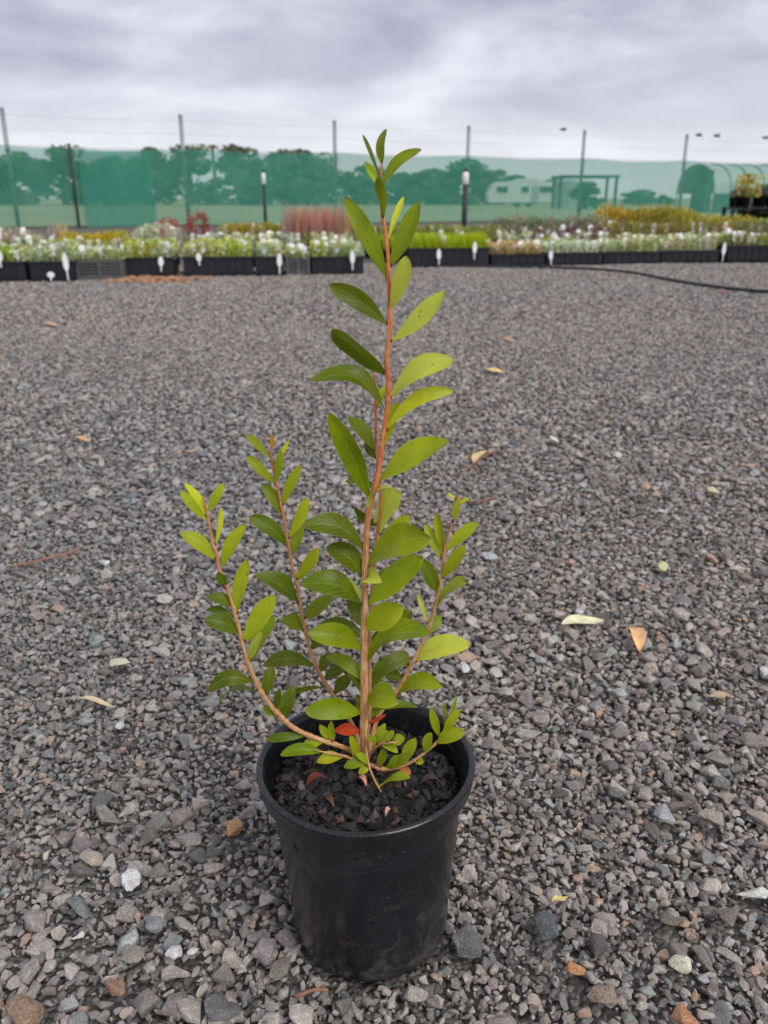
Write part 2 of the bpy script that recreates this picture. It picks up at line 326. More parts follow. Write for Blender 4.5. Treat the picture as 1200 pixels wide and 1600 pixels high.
# ------------------------------------------------------------------ ground, field
def sheet(name, pts, z, mat):
    o = mesh_obj(name, [(x, y, z) for x, y in pts], [tuple(range(len(pts)))], mat); return tag(o, kind='structure')
FA = Vector((-8.9, 21.41, 0)); FB = Vector((10.0, 29.98, 0)); FD = (FB - FA).normalized(); FN = Vector((-FD.y, FD.x, 0))
GZ = -0.016
sheet('ground', [(-1500, -1500), (1500, -1500), (1500, 2500), (-1500, 2500)], GZ, M_GROUND)
p0 = FA - FD * 900 + FN * 0.25; p1 = FB + FD * 900 + FN * 0.25
sheet('field', [(p0.x, p0.y), (p1.x, p1.y), (p1.x + FN.x * 1200, p1.y + FN.y * 1200), (p0.x + FN.x * 1200, p0.y + FN.y * 1200)], GZ + 0.02, M_FIELD)

# ------------------------------------------------------------------ gravel
def rock_mesh(name, seed, npts=13, bev=0.10, sub=1, rough=0.06):
    rs = random.Random(seed); bm = bmesh.new()
    ax = (1.0, rs.uniform(0.68, 0.95), rs.uniform(0.5, 0.78))
    for i in range(npts):
        v = Vector((rs.gauss(0, 1), rs.gauss(0, 1), rs.gauss(0, 1))).normalized() * rs.uniform(0.82, 1.05)
        bm.verts.new((v.x * ax[0] * 0.5, v.y * ax[1] * 0.5, v.z * ax[2] * 0.5))
    r = bmesh.ops.convex_hull(bm, input=bm.verts)
    bmesh.ops.delete(bm, geom=[g for g in r['geom_interior'] if isinstance(g, bmesh.types.BMVert)], context='VERTS')
    bmesh.ops.dissolve_limit(bm, angle_limit=math.radians(14), verts=bm.verts[:], edges=bm.edges[:])
    bmesh.ops.bevel(bm, geom=bm.edges[:], offset=bev, segments=2, profile=0.6, affect='EDGES', clamp_overlap=True)
    bmesh.ops.triangulate(bm, faces=bm.faces[:])
    if sub: bmesh.ops.subdivide_edges(bm, edges=[e for e in bm.edges if e.calc_length() > 0.22], cuts=1, use_grid_fill=True)
    off = Vector((seed * 3.7, seed * 1.3, 0))
    for v in bm.verts:
        n = noise.noise(v.co * 3.5 + off) * rough + noise.noise(v.co * 9 + off) * rough * 0.6
        v.co += v.co.normalized() * n
    for f_ in bm.faces: f_.smooth = True
    me = bpy.data.meshes.new(name); bm.to_mesh(me); bm.free()
    return me
rock_col = bpy.data.collections.new('rock_shapes')
ROCKS = []
for i in range(14):
    me = rock_mesh('rock', 20 + i, random.Random(i).choice((11, 13, 16, 20)), 0.10 + 0.05 * (i % 3)); me.materials.append(M_STONE); ROCKS.append(me)
    o = bpy.data.objects.new('rock_%02d' % i, me); rock_col.objects.link(o)

WH, CR = (226, 220, 208), (224, 214, 176)
STN = [(185, 1040, 30, CR, 'squarish cream stone on gravel left of the left branch'), (726, 1046, 24, (230, 226, 200), 'round cream stone just below the big light leaf of the right branch'), (1036, 889, 26, (224, 196, 146), 'honey coloured stone on gravel up from the curled tan leaf'),
 (1173, 1400, 46, (222, 212, 188), 'large flat pale stone on gravel far right of the pot'), (274, 1491, 28, (236, 226, 214), 'rounded white pebble with smaller white pebble beside it'), (302, 1487, 18, (236, 228, 218), 'small white pebble beside the rounded white pebble'),
 (858, 1453, 54, (92, 96, 98), 'large square blue-grey stone right of the pot base'), (899, 1517, 38, (176, 132, 94), 'rounded orange-brown stone near the square blue-grey stone'), (1065, 1511, 38, (206, 196, 178), 'pale rough stone in the foreground between orange-brown stones'),
 (1040, 1275, 40, (150, 154, 156), 'pale grey flat stone in the gravel right of the rim'), (368, 1298, 34, (182, 140, 104), 'tan blocky stone close to the left of the pot'), (205, 1378, 32, (196, 198, 196), 'white wedge-shaped stone left of the pot'),
 (188, 1136, 20, (222, 218, 206), 'small white stone below the thin leaf strap'), (1113, 770, 22, (214, 190, 160), 'pale tan stone beyond the honey coloured stone'), (964, 714, 18, (220, 214, 206), 'white stone on the gravel beside the yellow light leaves'), (1036, 802, 16, (228, 224, 220), 'tiny white stone between the tan and honey stones'),
 (863, 691, 22, (204, 196, 184), 'pale stone directly right of the long right leaf'), (162, 880, 18, (222, 214, 196), 'small pale stone at the end of the long twig'), (906, 957, 14, (222, 216, 196), 'small cream stone touching the large cream leaf'), (1195, 1052, 22, (226, 222, 218), 'white stone on the open gravel below the curled leaf'),
 (940, 1560, 52, (138, 124, 110), 'large wedge-shaped brown-grey stone in the foreground'), (1142, 1440, 50, (118, 110, 102), 'large triangular grey stone below the flat pale stone'), (1044, 1440, 42, (108, 102, 92), 'dark mossy looking stone left of the triangular stone'), (1070, 1590, 48, (166, 122, 92), 'long orange-brown stone at the foreground edge'),
 (240, 1450, 36, (128, 132, 134), 'blue-grey stone above the rounded white pebble'), (208, 1495, 36, (138, 130, 122), 'grey blocky stone left of the rounded white pebble'), (40, 1590, 66, (136, 116, 98), 'big brown stone at the foreground left edge'), (182, 1545, 38, (144, 116, 96), 'brown stone between big brown stone and white pebble'),
 (790, 1085, 26, (166, 162, 156), 'light grey stone right of the pot rim'), (1120, 1090, 24, (186, 170, 138), 'sandy stone on the gravel below the curled leaf'), (72, 1340, 18, (230, 216, 168), 'small yellowish stone at the gravel left of the pot'), (122, 1464, 18, (230, 228, 220), 'small white chip left of the blue-grey stone'),
 (730, 1480, 56, (98, 98, 98), 'large dark grey stone touching the pot base on its right'), (440, 1515, 44, (120, 114, 106), 'grey stone in front of the pot base on its left'), (1110, 1282, 44, (150, 142, 132), 'pale humped stone above the large flat pale stone')]
POTC = Vector((at_z(572, 1184, 0.19).x + 0.004, at_z(572, 1184, 0.19).y, 0))
def scatter(y0, y1, cell, smin, smax, zlo, zhi, keep=1.0, flat=0.35):
    P = []
    ys = np.arange(y0, y1, cell)
    for i, y in enumerate(ys):
        hw = 0.56 * y + 0.55; xs = np.arange(-hw, hw, cell) + (i % 2) * cell / 2
        P.append(np.stack([xs, np.full_like(xs, y)], 1))
    P = np.concatenate(P); P += RNG.uniform(-0.46, 0.46, P.shape) * cell
    if keep < 1:
        pn = np.array([noise.noise(Vector((x * 4.2, y * 3.1, 7.7))) for x, y in P])
        P = P[RNG.random(len(P)) < keep * np.clip(1 + (1.5 if cell > 0.02 else -0.9) * pn, 0.3, 1.6)]
    n = len(P); s = np.exp(RNG.uniform(math.log(smin), math.log(smax), n))
    z = GZ + s * 0.27 + RNG.uniform(zlo, zhi, n)
    d = np.hypot(P[:, 0] - POTC.x, P[:, 1] - POTC.y); ok = d > 0.0735 + s * 0.30
    P, s, z = P[ok], s[ok], z[ok]; n = len(P)
    rot = np.stack([RNG.normal(0, flat, n), RNG.normal(0, flat, n), RNG.uniform(0, 6.283, n)], 1)
    return np.concatenate([P, z[:, None]], 1), s, rot
parts = [scatter(0.22, 2.3, 0.0105, 0.0095, 0.0185, 0.0, 0.007),
         scatter(0.22, 2.3, 0.031, 0.020, 0.036, 0.002, 0.008, 0.55, 0.22),
         scatter(0.22, 1.6, 0.0072, 0.004, 0.009, 0.0, 0.010, 0.92, 0.6),
         scatter(2.3, 5.0, 0.0155, 0.013, 0.026, 0.0, 0.007),
         scatter(2.3, 5.0, 0.08, 0.026, 0.040, 0.0, 0.006, 0.6),
         scatter(5.0, 9.6, 0.024, 0.017, 0.036, 0.0, 0.007)]
pos = np.concatenate([p[0] for p in parts]); scl = np.concatenate([p[1] for p in parts]); rot = np.concatenate([p[2] for p in parts]); N = len(pos)
near = np.ones(N, bool)                                  # no gravel where the larger single stones lie
for x, y, w, c, lb in STN:
    p = at_z(x, y, 0.003); r = w / FPX * project(p)[2]; near &= np.hypot(pos[:, 0] - p.x, pos[:, 1] - p.y) > 0.40 * r + 0.2 * scl
pos, scl, rot = pos[near], scl[near], rot[near]; N = len(pos)
pal = np.array([lin(*c)[:3] for c in [(92, 87, 84), (112, 107, 102), (128, 121, 115), (104, 97, 93), (84, 86, 88), (106, 112, 114), (96, 104, 102), (120, 108, 98), (142, 134, 126), (104, 95, 100), (74, 72, 72), (152, 122, 98), (170, 140, 110), (184, 176, 166), (222, 214, 204)]])
pw = np.array([13, 16, 12, 14, 8, 6, 5, 8, 6, 6, 7, 2.0, 0.8, 1.8, 0.6]); pw = pw / pw.sum()
ci = RNG.choice(len(pal), N, p=pw); colr = pal[ci] * RNG.uniform(0.72, 1.28, (N, 1)) * np.array([[2.98, 2.90, 2.80]])
# dusty warmer drifts and cooler washed patches across the yard
drift = np.array([noise.noise(Vector((x * 0.9, y * 0.55, 3.3))) for x, y in pos[:, :2]])[:, None]
lum = colr.mean(1, keepdims=True); colr = lum + (colr - lum) * 0.6
colr = np.minimum(colr, 0.62 * colr / colr.max(1, keepdims=True))
colr = colr * (1 + drift * np.array([[0.10, 0.05, 0.0]]))
stretch = np.stack([scl * RNG.uniform(0.9, 1.25, N), scl * RNG.uniform(0.8, 1.1, N), scl * RNG.uniform(0.75, 1.1, N)], 1)
me = bpy.data.meshes.new('gravel'); me.from_pydata(pos.tolist(), [], [])
def attr(n_, t_, d_, key):
    a = me.attributes.new(n_, t_, 'POINT'); a.data.foreach_set(key, np.ascontiguousarray(d_).ravel())
attr('rot', 'FLOAT_VECTOR', rot.astype(np.float32), 'vector'); attr('scl', 'FLOAT_VECTOR', stretch.astype(np.float32), 'vector')
attr('pick', 'INT', RNG.integers(0, len(ROCKS), N).astype(np.int32), 'value')
attr('col', 'FLOAT_COLOR', np.concatenate([colr, np.ones((N, 1))], 1).astype(np.float32), 'color')
gravel = bpy.data.objects.new('gravel', me); COL.objects.link(gravel); me.materials.append(M_STONE)
tag(gravel, 'grey crushed gravel covering the open yard', 'gravel', kind='stuff')
gt = bpy.data.node_groups.new('gravel_scatter', 'GeometryNodeTree')
gt.interface.new_socket('Geometry', in_out='INPUT', socket_type='NodeSocketGeometry'); gt.interface.new_socket('Geometry', in_out='OUTPUT', socket_type='NodeSocketGeometry')
gi = gt.nodes.new('NodeGroupInput'); go = gt.nodes.new('NodeGroupOutput'); ip = gt.nodes.new('GeometryNodeInstanceOnPoints'); mv = gt.nodes.new('GeometryNodeMeshToPoints')
cinfo = gt.nodes.new('GeometryNodeCollectionInfo'); cinfo.inputs['Collection'].default_value = rock_col; cinfo.inputs['Separate Children'].default_value = True; cinfo.inputs['Reset Children'].default_value = True
def nattr(nm, ty):
    n = gt.nodes.new('GeometryNodeInputNamedAttribute'); n.data_type = ty; n.inputs['Name'].default_value = nm; return n.outputs['Attribute']
gt.links.new(gi.outputs[0], mv.inputs[0]); gt.links.new(mv.outputs[0], ip.inputs['Points']); gt.links.new(cinfo.outputs[0], ip.inputs['Instance'])
ip.inputs['Pick Instance'].default_value = True
gt.links.new(nattr('pick', 'INT'), ip.inputs['Instance Index']); gt.links.new(nattr('rot', 'FLOAT_VECTOR'), ip.inputs['Rotation']); gt.links.new(nattr('scl', 'FLOAT_VECTOR'), ip.inputs['Scale'])
gt.links.new(ip.outputs[0], go.inputs[0])
mod = gravel.modifiers.new('scatter', 'NODES'); mod.node_group = gt

# ------------------------------------------------------------------ fence with shade cloth
fence = empty('shade_cloth_fence', FA + FD * 12)
tag(fence, 'long fence of tall steel posts hung with green shade cloth', 'fence')
F0 = fence.location.copy()
STEP = (FB - FA).length / 5
for k in range(-3, 9):
    p = FA + FD * (STEP * k) - F0
    b = MB(); lean = random.uniform(-0.03, 0.03)
    b.tube([p + Vector((0, 0, -0.2)), p + Vector((lean * 0.5, 0, 1.3)), p + Vector((lean, 0, 2.62))], [0.052, 0.052, 0.05], 12)
    b.build('post', M_STEEL, fence, True)
    c = MB(); c.lathe([(0.0, 2.66), (0.04, 2.65), (0.056, 2.62), (0.056, 2.60)], 12, (p.x + lean, p.y, 0)); c.build('post_cap', M_STEEL, fence, True)
pk = at_z(118, 226, 1.8); kk = (pk - FA).dot(FD)
b = MB(); p = FA + FD * kk - FN * 0.24 - F0; b.tube([p + Vector((0, 0, -0.2)), p + Vector((0, 0, 1.9))], 0.035, 10); b.build('dark_post', M_DARKPOST, fence, True)
def cloth(s0, s1, off, top, n, name='shade_cloth', bottom=0.03, seed=0):
    V = []; Fc = []; rows = 9
    for i in range(n + 1):
        s = s0 + (s1 - s0) * i / n; ph = (s / STEP) % 1.0
        sag = 0.05 * math.sin(math.pi * ph) + 0.02 * noise.noise(Vector((s * 0.9, seed, 0)))
        for j in range(rows + 1):
            t = j / rows; z = bottom + (top - sag - bottom) * t
            w = off + 0.06 * noise.noise(Vector((s * 0.55, t * 1.2 + seed, 4))) * (1 - 0.5 * t) + 0.035 * noise.noise(Vector((s * 2.6 + t, t * 1.5, seed)))
            V.append(FA + FD * s - FN * w + Vector((0, 0, z)) - F0)
    for i in range(n):
        for j in range(rows):
            a = i * (rows + 1) + j; Fc.append((a, a + rows + 1, a + rows + 2, a + 1))
    return mesh_obj(name, V, Fc, M_CLOTH, fence, True)
cloth(-3 * STEP, 8 * STEP, 0.115, 1.83, 420)
for k in range(-3, 9):
    for z in (0.35, 1.05, 1.72):
        p = FA + FD * (STEP * k) - F0; b = MB(); b.tube([p - FN * 0.1 + FD * 0.07 + Vector((0, 0, z)), p - FN * 0.135 + Vector((0, 0, z + 0.02)), p - FN * 0.1 - FD * 0.07 + Vector((0, 0, z))], 0.008, 6); b.build('tie', M_DARKPOST, fence)
s1_ = (at_z(128, 228, 1.8) - FA).dot(FD); s2_ = (at_z(250, 230, 1.8) - FA).dot(FD)
o = cloth(s1_, s2_, 0.20, 1.79, 24, 'overlapping_cloth', 0.0, 5); o.data.materials.clear(); o.data.materials.append(M_CLOTH2)
# o2 = cloth(s1_ - 0.02, s2_ + 0.03, 0.21, 1.78, 24, 'overlapping_cloth', 0.0, 9)
for z, r in ((1.84, 0.006), (2.2, 0.0022), (2.5, 0.0022)):
    b = MB(); pts = []
    for k in range(-30, 81): 
        s = STEP * k / 10; ph = (s / STEP) % 1.0; pts.append(FA + FD * s + Vector((0, 0, z - 0.03 * math.sin(math.pi * ph))) - F0 - FN * 0.055)
    b.tube(pts, r, 5); b.build('wire', M_STEEL, fence)

# ------------------------------------------------------------------ trees beyond the field
def leaf_cloud(name, clumps, per, size, seed, flatten=0.8, mat=None, parent=None):
    rs = np.random.default_rng(seed); V = []; Fc = []
    for (cx, cy, cz, r) in clumps:
        d = rs.normal(size=(per, 3)); d /= np.linalg.norm(d, axis=1)[:, None]; rr = r * rs.uniform(0.35, 1.08, per) ** 0.6
        P = np.array([cx, cy, cz]) + d * rr[:, None] * np.array([1, 1, flatten])
        A = rs.normal(size=(per, 3)); A /= np.linalg.norm(A, axis=1)[:, None]; B = np.cross(A, rs.normal(size=(per, 3))); B /= np.linalg.norm(B, axis=1)[:, None]
        s = size * rs.uniform(0.6, 1.4, per)[:, None]
        q4 = np.stack([P - A * s, P + B * s * 0.45, P + A * s, P - B * s * 0.45], 1)
        b0 = len(V); V += q4.reshape(-1, 3).tolist(); Fc += [(b0 + 4 * i, b0 + 4 * i + 1, b0 + 4 * i + 2, b0 + 4 * i + 3) for i in range(per)]
    return mesh_obj(name, V, Fc, mat, parent)
def make_tree(seed, dense, wide):
    rs = random.Random(seed); t = empty('broadleaf_tree'); b = MB()
    b.tube([(0, 0, -0.3), (0.05, 0.02, 1.2), (0.0, 0.1, 2.6), (0.1, 0, 4.4)], [0.32, 0.24, 0.2, 0.08], 8)
    cl = []
    for i in range(9):
        a = rs.uniform(0, 6.28); z0 = rs.uniform(1.2, 3.0); L = rs.uniform(0.9, 2.2) * wide
        e = Vector((math.cos(a) * L, math.sin(a) * L, z0 + rs.uniform(0.6, 2.2)))
        b.tube([(0, 0.05, z0), (e.x * 0.5, e.y * 0.5, z0 + (e.z - z0) * 0.35), e], [0.11, 0.07, 0.025], 6)
        cl.append((e.x, e.y, e.z + 0.2, rs.uniform(0.6, 1.1)))
    for i in range(int(30 * dense)):
        a = rs.uniform(0, 6.28); r = wide * 2.3 * math.sqrt(rs.random()); z = rs.uniform(0.4, 5.6); r *= math.sqrt(max(0.15, 1 - ((z - 2.4) / 3.4) ** 2))
        cl.append((math.cos(a) * r, math.sin(a) * r, z, rs.uniform(0.5, 1.05)))
    b.build('trunk', M_BARKTREE, t, True)
    leaf_cloud('crown', cl, 130, 0.2, seed, 0.8, M_TREEFOL, t)
    return t
protos = [make_tree(3, 1.5, 1.15), make_tree(8, 1.1, 1.0), make_tree(15, 2.0, 1.3), make_tree(21, 0.75, 0.9)]
used = [False] * 4
def plant_tree(x, ytop, Y, k, width=1.0, label='', col=(92, 112, 80)):
    p = at_y(x, ytop, Y); h = p.z / 6.2
    t = copy_tree(protos[k]) if used[k] else protos[k]; used[k] = True
    t.location = (p.x, Y, 0); t.scale = (h * width * 1.3, h * width * 1.3, h); t.rotation_euler = (0, 0, random.uniform(0, 6.28))
    for ch in t.children: ch.color = lin(*[c + random.randint(-6, 6) for c in col])
    tag(t, label, 'tree', 'trees beyond the field')
TL = 'dark green tree in the distant row seen through the shade cloth'
for x, yt, Y, k, w, lb in [(-70, 228, 92, 2, 1.3, TL), (14, 236, 95, 0, 1.1, TL), (92, 227, 96, 3, 1.2, 'sparse distant tree beside the thin dark fence post'), (160, 244, 92, 2, 1.3, 'distant tree behind the dark doubled cloth panel'), (222, 229, 96, 0, 1.0, 'distant tree behind the dark doubled cloth panel'),
    (292, 226, 94, 3, 1.2, 'sparse distant tree with gaps of sky beside the palm'), (372, 226, 98, 3, 1.0, 'slim open-crowned distant tree between palm and dense dome tree'), (398, 246, 90, 1, 1.0, TL),
    (455, 232, 92, 2, 1.25, 'dense dome-crowned distant tree behind the post next to the pink grasses'), (492, 246, 100, 0, 1.0, TL), (570, 257, 96, 0, 1.2, 'distant tree behind the tip of the potted shrub'), (620, 268, 100, 1, 1.4, 'distant tree behind the tip of the potted shrub'), (668, 263, 96, 2, 1.25, 'distant tree next to the tall rounded one'),
    (716, 248, 98, 0, 1.5, 'tall rounded distant tree behind the black marker post with white cap'), (765, 264, 104, 1, 1.4, 'distant tree next to the tall rounded one'), (812, 273, 120, 0, 1.6, 'low distant tree rising behind the white caravan roof'), (868, 279, 122, 1, 1.5, TL), (918, 283, 60, 3, 1.3, 'small dark tree beside the open timber frame'),
    (1000, 296, 90, 2, 1.7, 'low wide distant tree between open frame and polytunnel'), (1040, 304, 95, 0, 1.6, TL), (-150, 232, 95, 0, 1.3, TL), (1290, 285, 100, 2, 1.5, TL), (1380, 280, 100, 0, 1.5, TL)]:
    plant_tree(x, yt, Y, k, w, lb)
# a shaggy palm standing above the row
pl = at_y(330, 213, 88); palm = empty('palm_tree', (pl.x, 88, 0)); tag(palm, 'shaggy palm whose head rises above the fence line', 'palm tree')
b = MB(); b.tube([(0, 0, -0.2), (0.1, 0, pl.z * 0.5), (0.0, 0, pl.z - 0.9)], [0.22, 0.17, 0.15], 8); b.build('trunk', M_BARKTREE, palm, True)
b = MB()
for i in range(46):
    a = random.uniform(0, 6.28); L = random.uniform(0.7, 1.15); up = random.uniform(-0.3, 1.0); prev = None
    for j in range(6):
        t = j / 5; c = Vector((math.cos(a) * L * t, math.sin(a) * L * t, pl.z - 0.95 + up * t * 0.9 - 0.7 * t * t)); w = 0.09 * (1 - t * 0.8)
        s_ = Vector((-math.sin(a), math.cos(a), 0)) * w
        b.v += [c - s_, c + s_]
        if j: n_ = len(b.v); b.f.append((n_ - 4, n_ - 3, n_ - 1, n_ - 2))
cr = b.build('crown', M_TREEFOL, palm); cr.color = lin(104, 104, 62)

# ------------------------------------------------------------------ far buildings beyond the field
cv = at_y(816, 320, 75); caravan = empty('caravan', (cv.x, 75, 0)); tag(caravan, 'white caravan with dark windows parked in the field behind the fence', 'caravan')
Wc, Hc, Dc = 5.9, 2.15, 2.3
b = MB(); prof = [(-Wc / 2, 0.35), (-Wc / 2 - 0.1, 1.0), (-Wc / 2 + 0.25, 1.75), (-Wc / 2 + 0.7, 1.95), (-0.9, 2.02), (-0.6, 2.2), (0.9, 2.2), (1.2, 2.02), (Wc / 2 - 0.4, 1.95), (Wc / 2, 1.6), (Wc / 2, 0.35)]
n_ = len(prof); b.add([(x, -Dc / 2, z) for x, z in prof] + [(x, Dc / 2, z) for x, z in prof], [tuple(range(n_)), tuple(range(2 * n_ - 1, n_ - 1, -1))] + [(i, i + n_, (i + 1) % n_ + n_, (i + 1) % n_) for i in range(n_)])
b.build('body', M_WALL, caravan)
for x, w in ((-1.9, 0.9), (0.0, 0.6), (1.8, 1.3)):
    b = MB(); b.box((x, -Dc / 2 - 0.01, 1.35), (w, 0.05, 0.5)); wdw = b.build('window', M_GLASS, caravan)
    b = MB()
    for sx_, sz_, dx, dz in ((0, 0.27, w + 0.1, 0.05), (0, -0.27, w + 0.1, 0.05), (w / 2 + 0.025, 0, 0.05, 0.5), (-w / 2 - 0.025, 0, 0.05, 0.5)): b.box((x + sx_, -Dc / 2 - 0.02, 1.35 + sz_), (dx, 0.05, dz))
    b.build('window_frame', M_WHITE, wdw)
b = MB(); b.box((0.85, -Dc / 2 - 0.01, 1.0), (0.6, 0.04, 1.3)); b.build('door', M_ROOF, caravan)
for x in (-0.6, 0.35):
    b = MB(); b.lathe([(0.01, -0.1), (0.3, -0.1), (0.33, -0.05), (0.33, 0.05), (0.3, 0.1), (0.01, 0.1)], 20); w_ = b.build('wheel', M_HOSE, caravan, True); w_.rotation_euler = (math.pi / 2, 0, 0); w_.location = (x, -Dc / 2 + 0.12, 0.33)
# open-fronted shed frame
fr = at_y(905, 320, 58); frame = empty('timber_frame', (fr.x, 58, 0)); tag(frame, 'open dark frame of posts and beams beyond the cloth near the caravan', 'frame')
for x, yv in ((-1.3, 0), (2.3, 0), (-1.3, 2.4), (2.3, 2.4)):
    b = MB(); b.box((x, yv, 0.95), (0.16, 0.16, 1.95)); b.build('post', M_DARKPOST, frame)
for yv in (0, 2.4):
    b = MB(); b.box((0.5, yv, 2.0), (4.0, 0.12, 0.16)); b.build('beam', M_DARKPOST, frame)
tk = at_y(884, 320, 66); tank = empty('water_tank', (tk.x, 66, 0)); tag(tank, 'pale ribbed water tank standing between caravan and open frame', 'tank')
b = MB(); prof = []
for i in range(25): prof.append((1.0 + 0.025 * math.cos(i * math.pi), 0.0 + 1.75 * i / 24))
b.lathe(prof, 40); b.build('tank_wall', M_ROOF, tank, True); b = MB(); b.lathe([(1.0, 1.75), (0.7, 1.92), (0.25, 2.0), (0.01, 2.0)], 40); b.build('tank_lid', M_ROOF, tank, True)
# polytunnel
tn = at_y(1150, 320, 46); tun = empty('polytunnel', (tn.x, 46, 0), math.radians(14)); tag(tun, 'pale film polytunnel with dark green end wall behind the pot rack', 'polytunnel')
b = MB(); ns = 14; V = []; Fc = []
for i in range(9):
    for k in range(ns + 1):
        w = math.pi * k / ns; V.append((-2.5 + i * 0.95, -1.6 * math.cos(w), 0.9 + 1.35 * math.sin(w) ** 0.8 if 0 < k < ns else 0.9))
for i in range(8):
    for k in range(ns):
        a = i * (ns + 1) + k; Fc.append((a, a + ns + 1, a + ns + 2, a + 1))
mesh_obj('film_cover', V, Fc, M_FILM, tun, True)
for i in range(9):
    b = MB(); pts = [(-2.5 + i * 0.95, -1.62, 0)] + [(-2.5 + i * 0.95, -1.62 * math.cos(math.pi * k / ns), 0.9 + 1.38 * max(0.0, math.sin(math.pi * k / ns)) ** 0.8) for k in range(ns + 1)] + [(-2.5 + i * 0.95, 1.62, 0)]
    b.tube(pts, 0.035, 6); b.build('hoop', M_STEEL, tun, True)
b = MB(); b.box((1.3, -1.63, 0.45), (7.5, 0.04, 0.86)); b.build('side_skirt', M_SHEDGREEN, tun)
b = MB(); b.box((-2.72, -0.9, 1.0), (0.35, 1.2, 1.95)); b.build('end_wall', M_SHEDGREEN, tun)

# ------------------------------------------------------------------ marker posts with caps
def marker(x, ytop, Y, wpx, label):
    p = at_y(x, ytop, Y); pb = empty('marker_post', (p.x, Y, 0)); h = p.z; r = wpx / FPX * Y / 2
    b = MB(); b.tube([(0, 0, -0.15), (0, 0, h - 0.24)], r, 12); b.build('post', M_DARKPOST, pb, True)
    b = MB(); b.lathe([(r * 0.9, h - 0.26), (r * 1.15, h - 0.25), (r * 1.2, h - 0.10), (r * 0.8, h - 0.07), (0.0, h - 0.06)], 14); b.build('white_cap', M_WHITE, pb, True)
    b = MB(); b.lathe([(r * 0.5, h - 0.08), (r * 0.7, h - 0.03), (0.0, h)], 12); b.build('top_knob', M_DARKPOST, pb, True)
    tag(pb, label, 'post')
marker(728, 262, 15.0, 8, 'thick black post with white cap rising behind lime green grasses')
marker(411, 264, 16.5, 5, 'thin dark post with small white cap near the pink grasses')

# ------------------------------------------------------------------ nursery stock
def clump_mesh(kind, seed):
    rs = np.random.default_rng(seed); V = []; Fc = []
    def quad(P, A, B):
        b0 = len(V); V.extend([P - A, P + B, P + A, P - B]); Fc.append((b0, b0 + 1, b0 + 2, b0 + 3))
    if kind == 'leafy':
        for i in range(170):
            a = rs.uniform(0, 6.28); z = rs.uniform(0.05, 1.0); r = 0.5 * math.sqrt(rs.random()) * (1.05 - 0.45 * abs(z - 0.45))
            P = np.array([math.cos(a) * r, math.sin(a) * r, z]); d = np.array([math.cos(a), math.sin(a), rs.uniform(0.2, 1.6)]) + rs.normal(0, 0.3, 3); d /= np.linalg.norm(d)
            s = np.cross(d, rs.normal(size=3)); s /= np.linalg.norm(s); L = rs.uniform(0.09, 0.17); quad(P, d * L, s * L * 0.36)
        for i in range(7):
            a = rs.uniform(0, 6.28); P = np.array([math.cos(a) * 0.1, math.sin(a) * 0.1, 0.4]); quad(P, np.array([math.cos(a) * 0.12, math.sin(a) * 0.12, 0.42]), np.array([0.012, 0.012, 0]))
    elif kind == 'bushy':
        for i in range(330):
            d = rs.normal(size=3); d /= np.linalg.norm(d); P = d * np.array([0.5, 0.5, 0.46]) * rs.uniform(0.3, 1.05) ** 0.5 + np.array([0, 0, 0.52]); P += rs.normal(0, 0.02, 3)
            e = d + rs.normal(0, 0.5, 3) + np.array([0, 0, 0.5]); e /= np.linalg.norm(e); s = np.cross(e, rs.normal(size=3)); s /= np.linalg.norm(s); L = rs.uniform(0.05, 0.1); quad(P, e * L, s * L * 0.4)
    else:   # blades
        for i in range(190):
            a = rs.uniform(0, 6.28); r0 = 0.32 * math.sqrt(rs.random()); L = rs.uniform(0.65, 1.05); lean = rs.uniform(0.02, 0.30)
            prev = None; w = 0.014
            for j in range(4):
                t = j / 3; P = np.array([math.cos(a) * (r0 + lean * t * t * 0.9), math.sin(a) * (r0 + lean * t * t * 0.9), L * (t - 0.12 * t * t * lean * 4)]); sd = np.array([-math.sin(a + 0.8), math.cos(a + 0.8), 0]) * w * (1 - 0.75 * t)
                b0 = len(V); V.extend([P - sd, P + sd])
                if j: Fc.append((b0 - 2, b0 - 1, b0 + 1, b0))
    me = bpy.data.meshes.new('foliage'); me.from_pydata([tuple(v) for v in V], [], Fc); me.materials.append(M_FOL); return me
CL = {k: [clump_mesh(k, 40 + i * 7 + j) for j in range(4)] for i, k in enumerate(('leafy', 'bushy', 'blades'))}
b = MB(); b.lathe([(0.001, 0.0), (0.36, 0.0), (0.46, 0.94), (0.5, 0.94), (0.5, 1.0), (0.44, 1.0), (0.42, 0.86), (0.001, 0.86)], 12); tmp = b.build('pot', M_TRAY, None, True); ME_POT = tmp.data; bpy.data.objects.remove(tmp)
b = MB(); b.add([(-.5, 0, .45), (.5, 0, .45), (.5, 0, .92), (.38, 0, 1), (-.38, 0, 1), (-.5, 0, .92), (-.12, 0, .45), (.12, 0, .45), (0, 0, 0), (-.5, .03, .45), (.5, .03, .45), (.5, .03, .92), (.38, .03, 1), (-.38, .03, 1), (-.5, .03, .92), (-.12, .03, .45), (.12, .03, .45), (0, .03, 0)],
    [(0, 6, 7, 1, 2, 3, 4, 5), (14, 13, 12, 11, 10, 16, 15, 9), (6, 8, 7), (16, 17, 15), (0, 9, 15, 6), (6, 15, 17, 8), (8, 17, 16, 7), (7, 16, 10, 1), (1, 10, 11, 2), (2, 11, 12, 3), (3, 12, 13, 4), (4, 13, 14, 5), (5, 14, 9, 0)])
tmp = b.build('plant_tag', M_WHITE); ME_TAG = tmp.data; bpy.data.objects.remove(tmp)
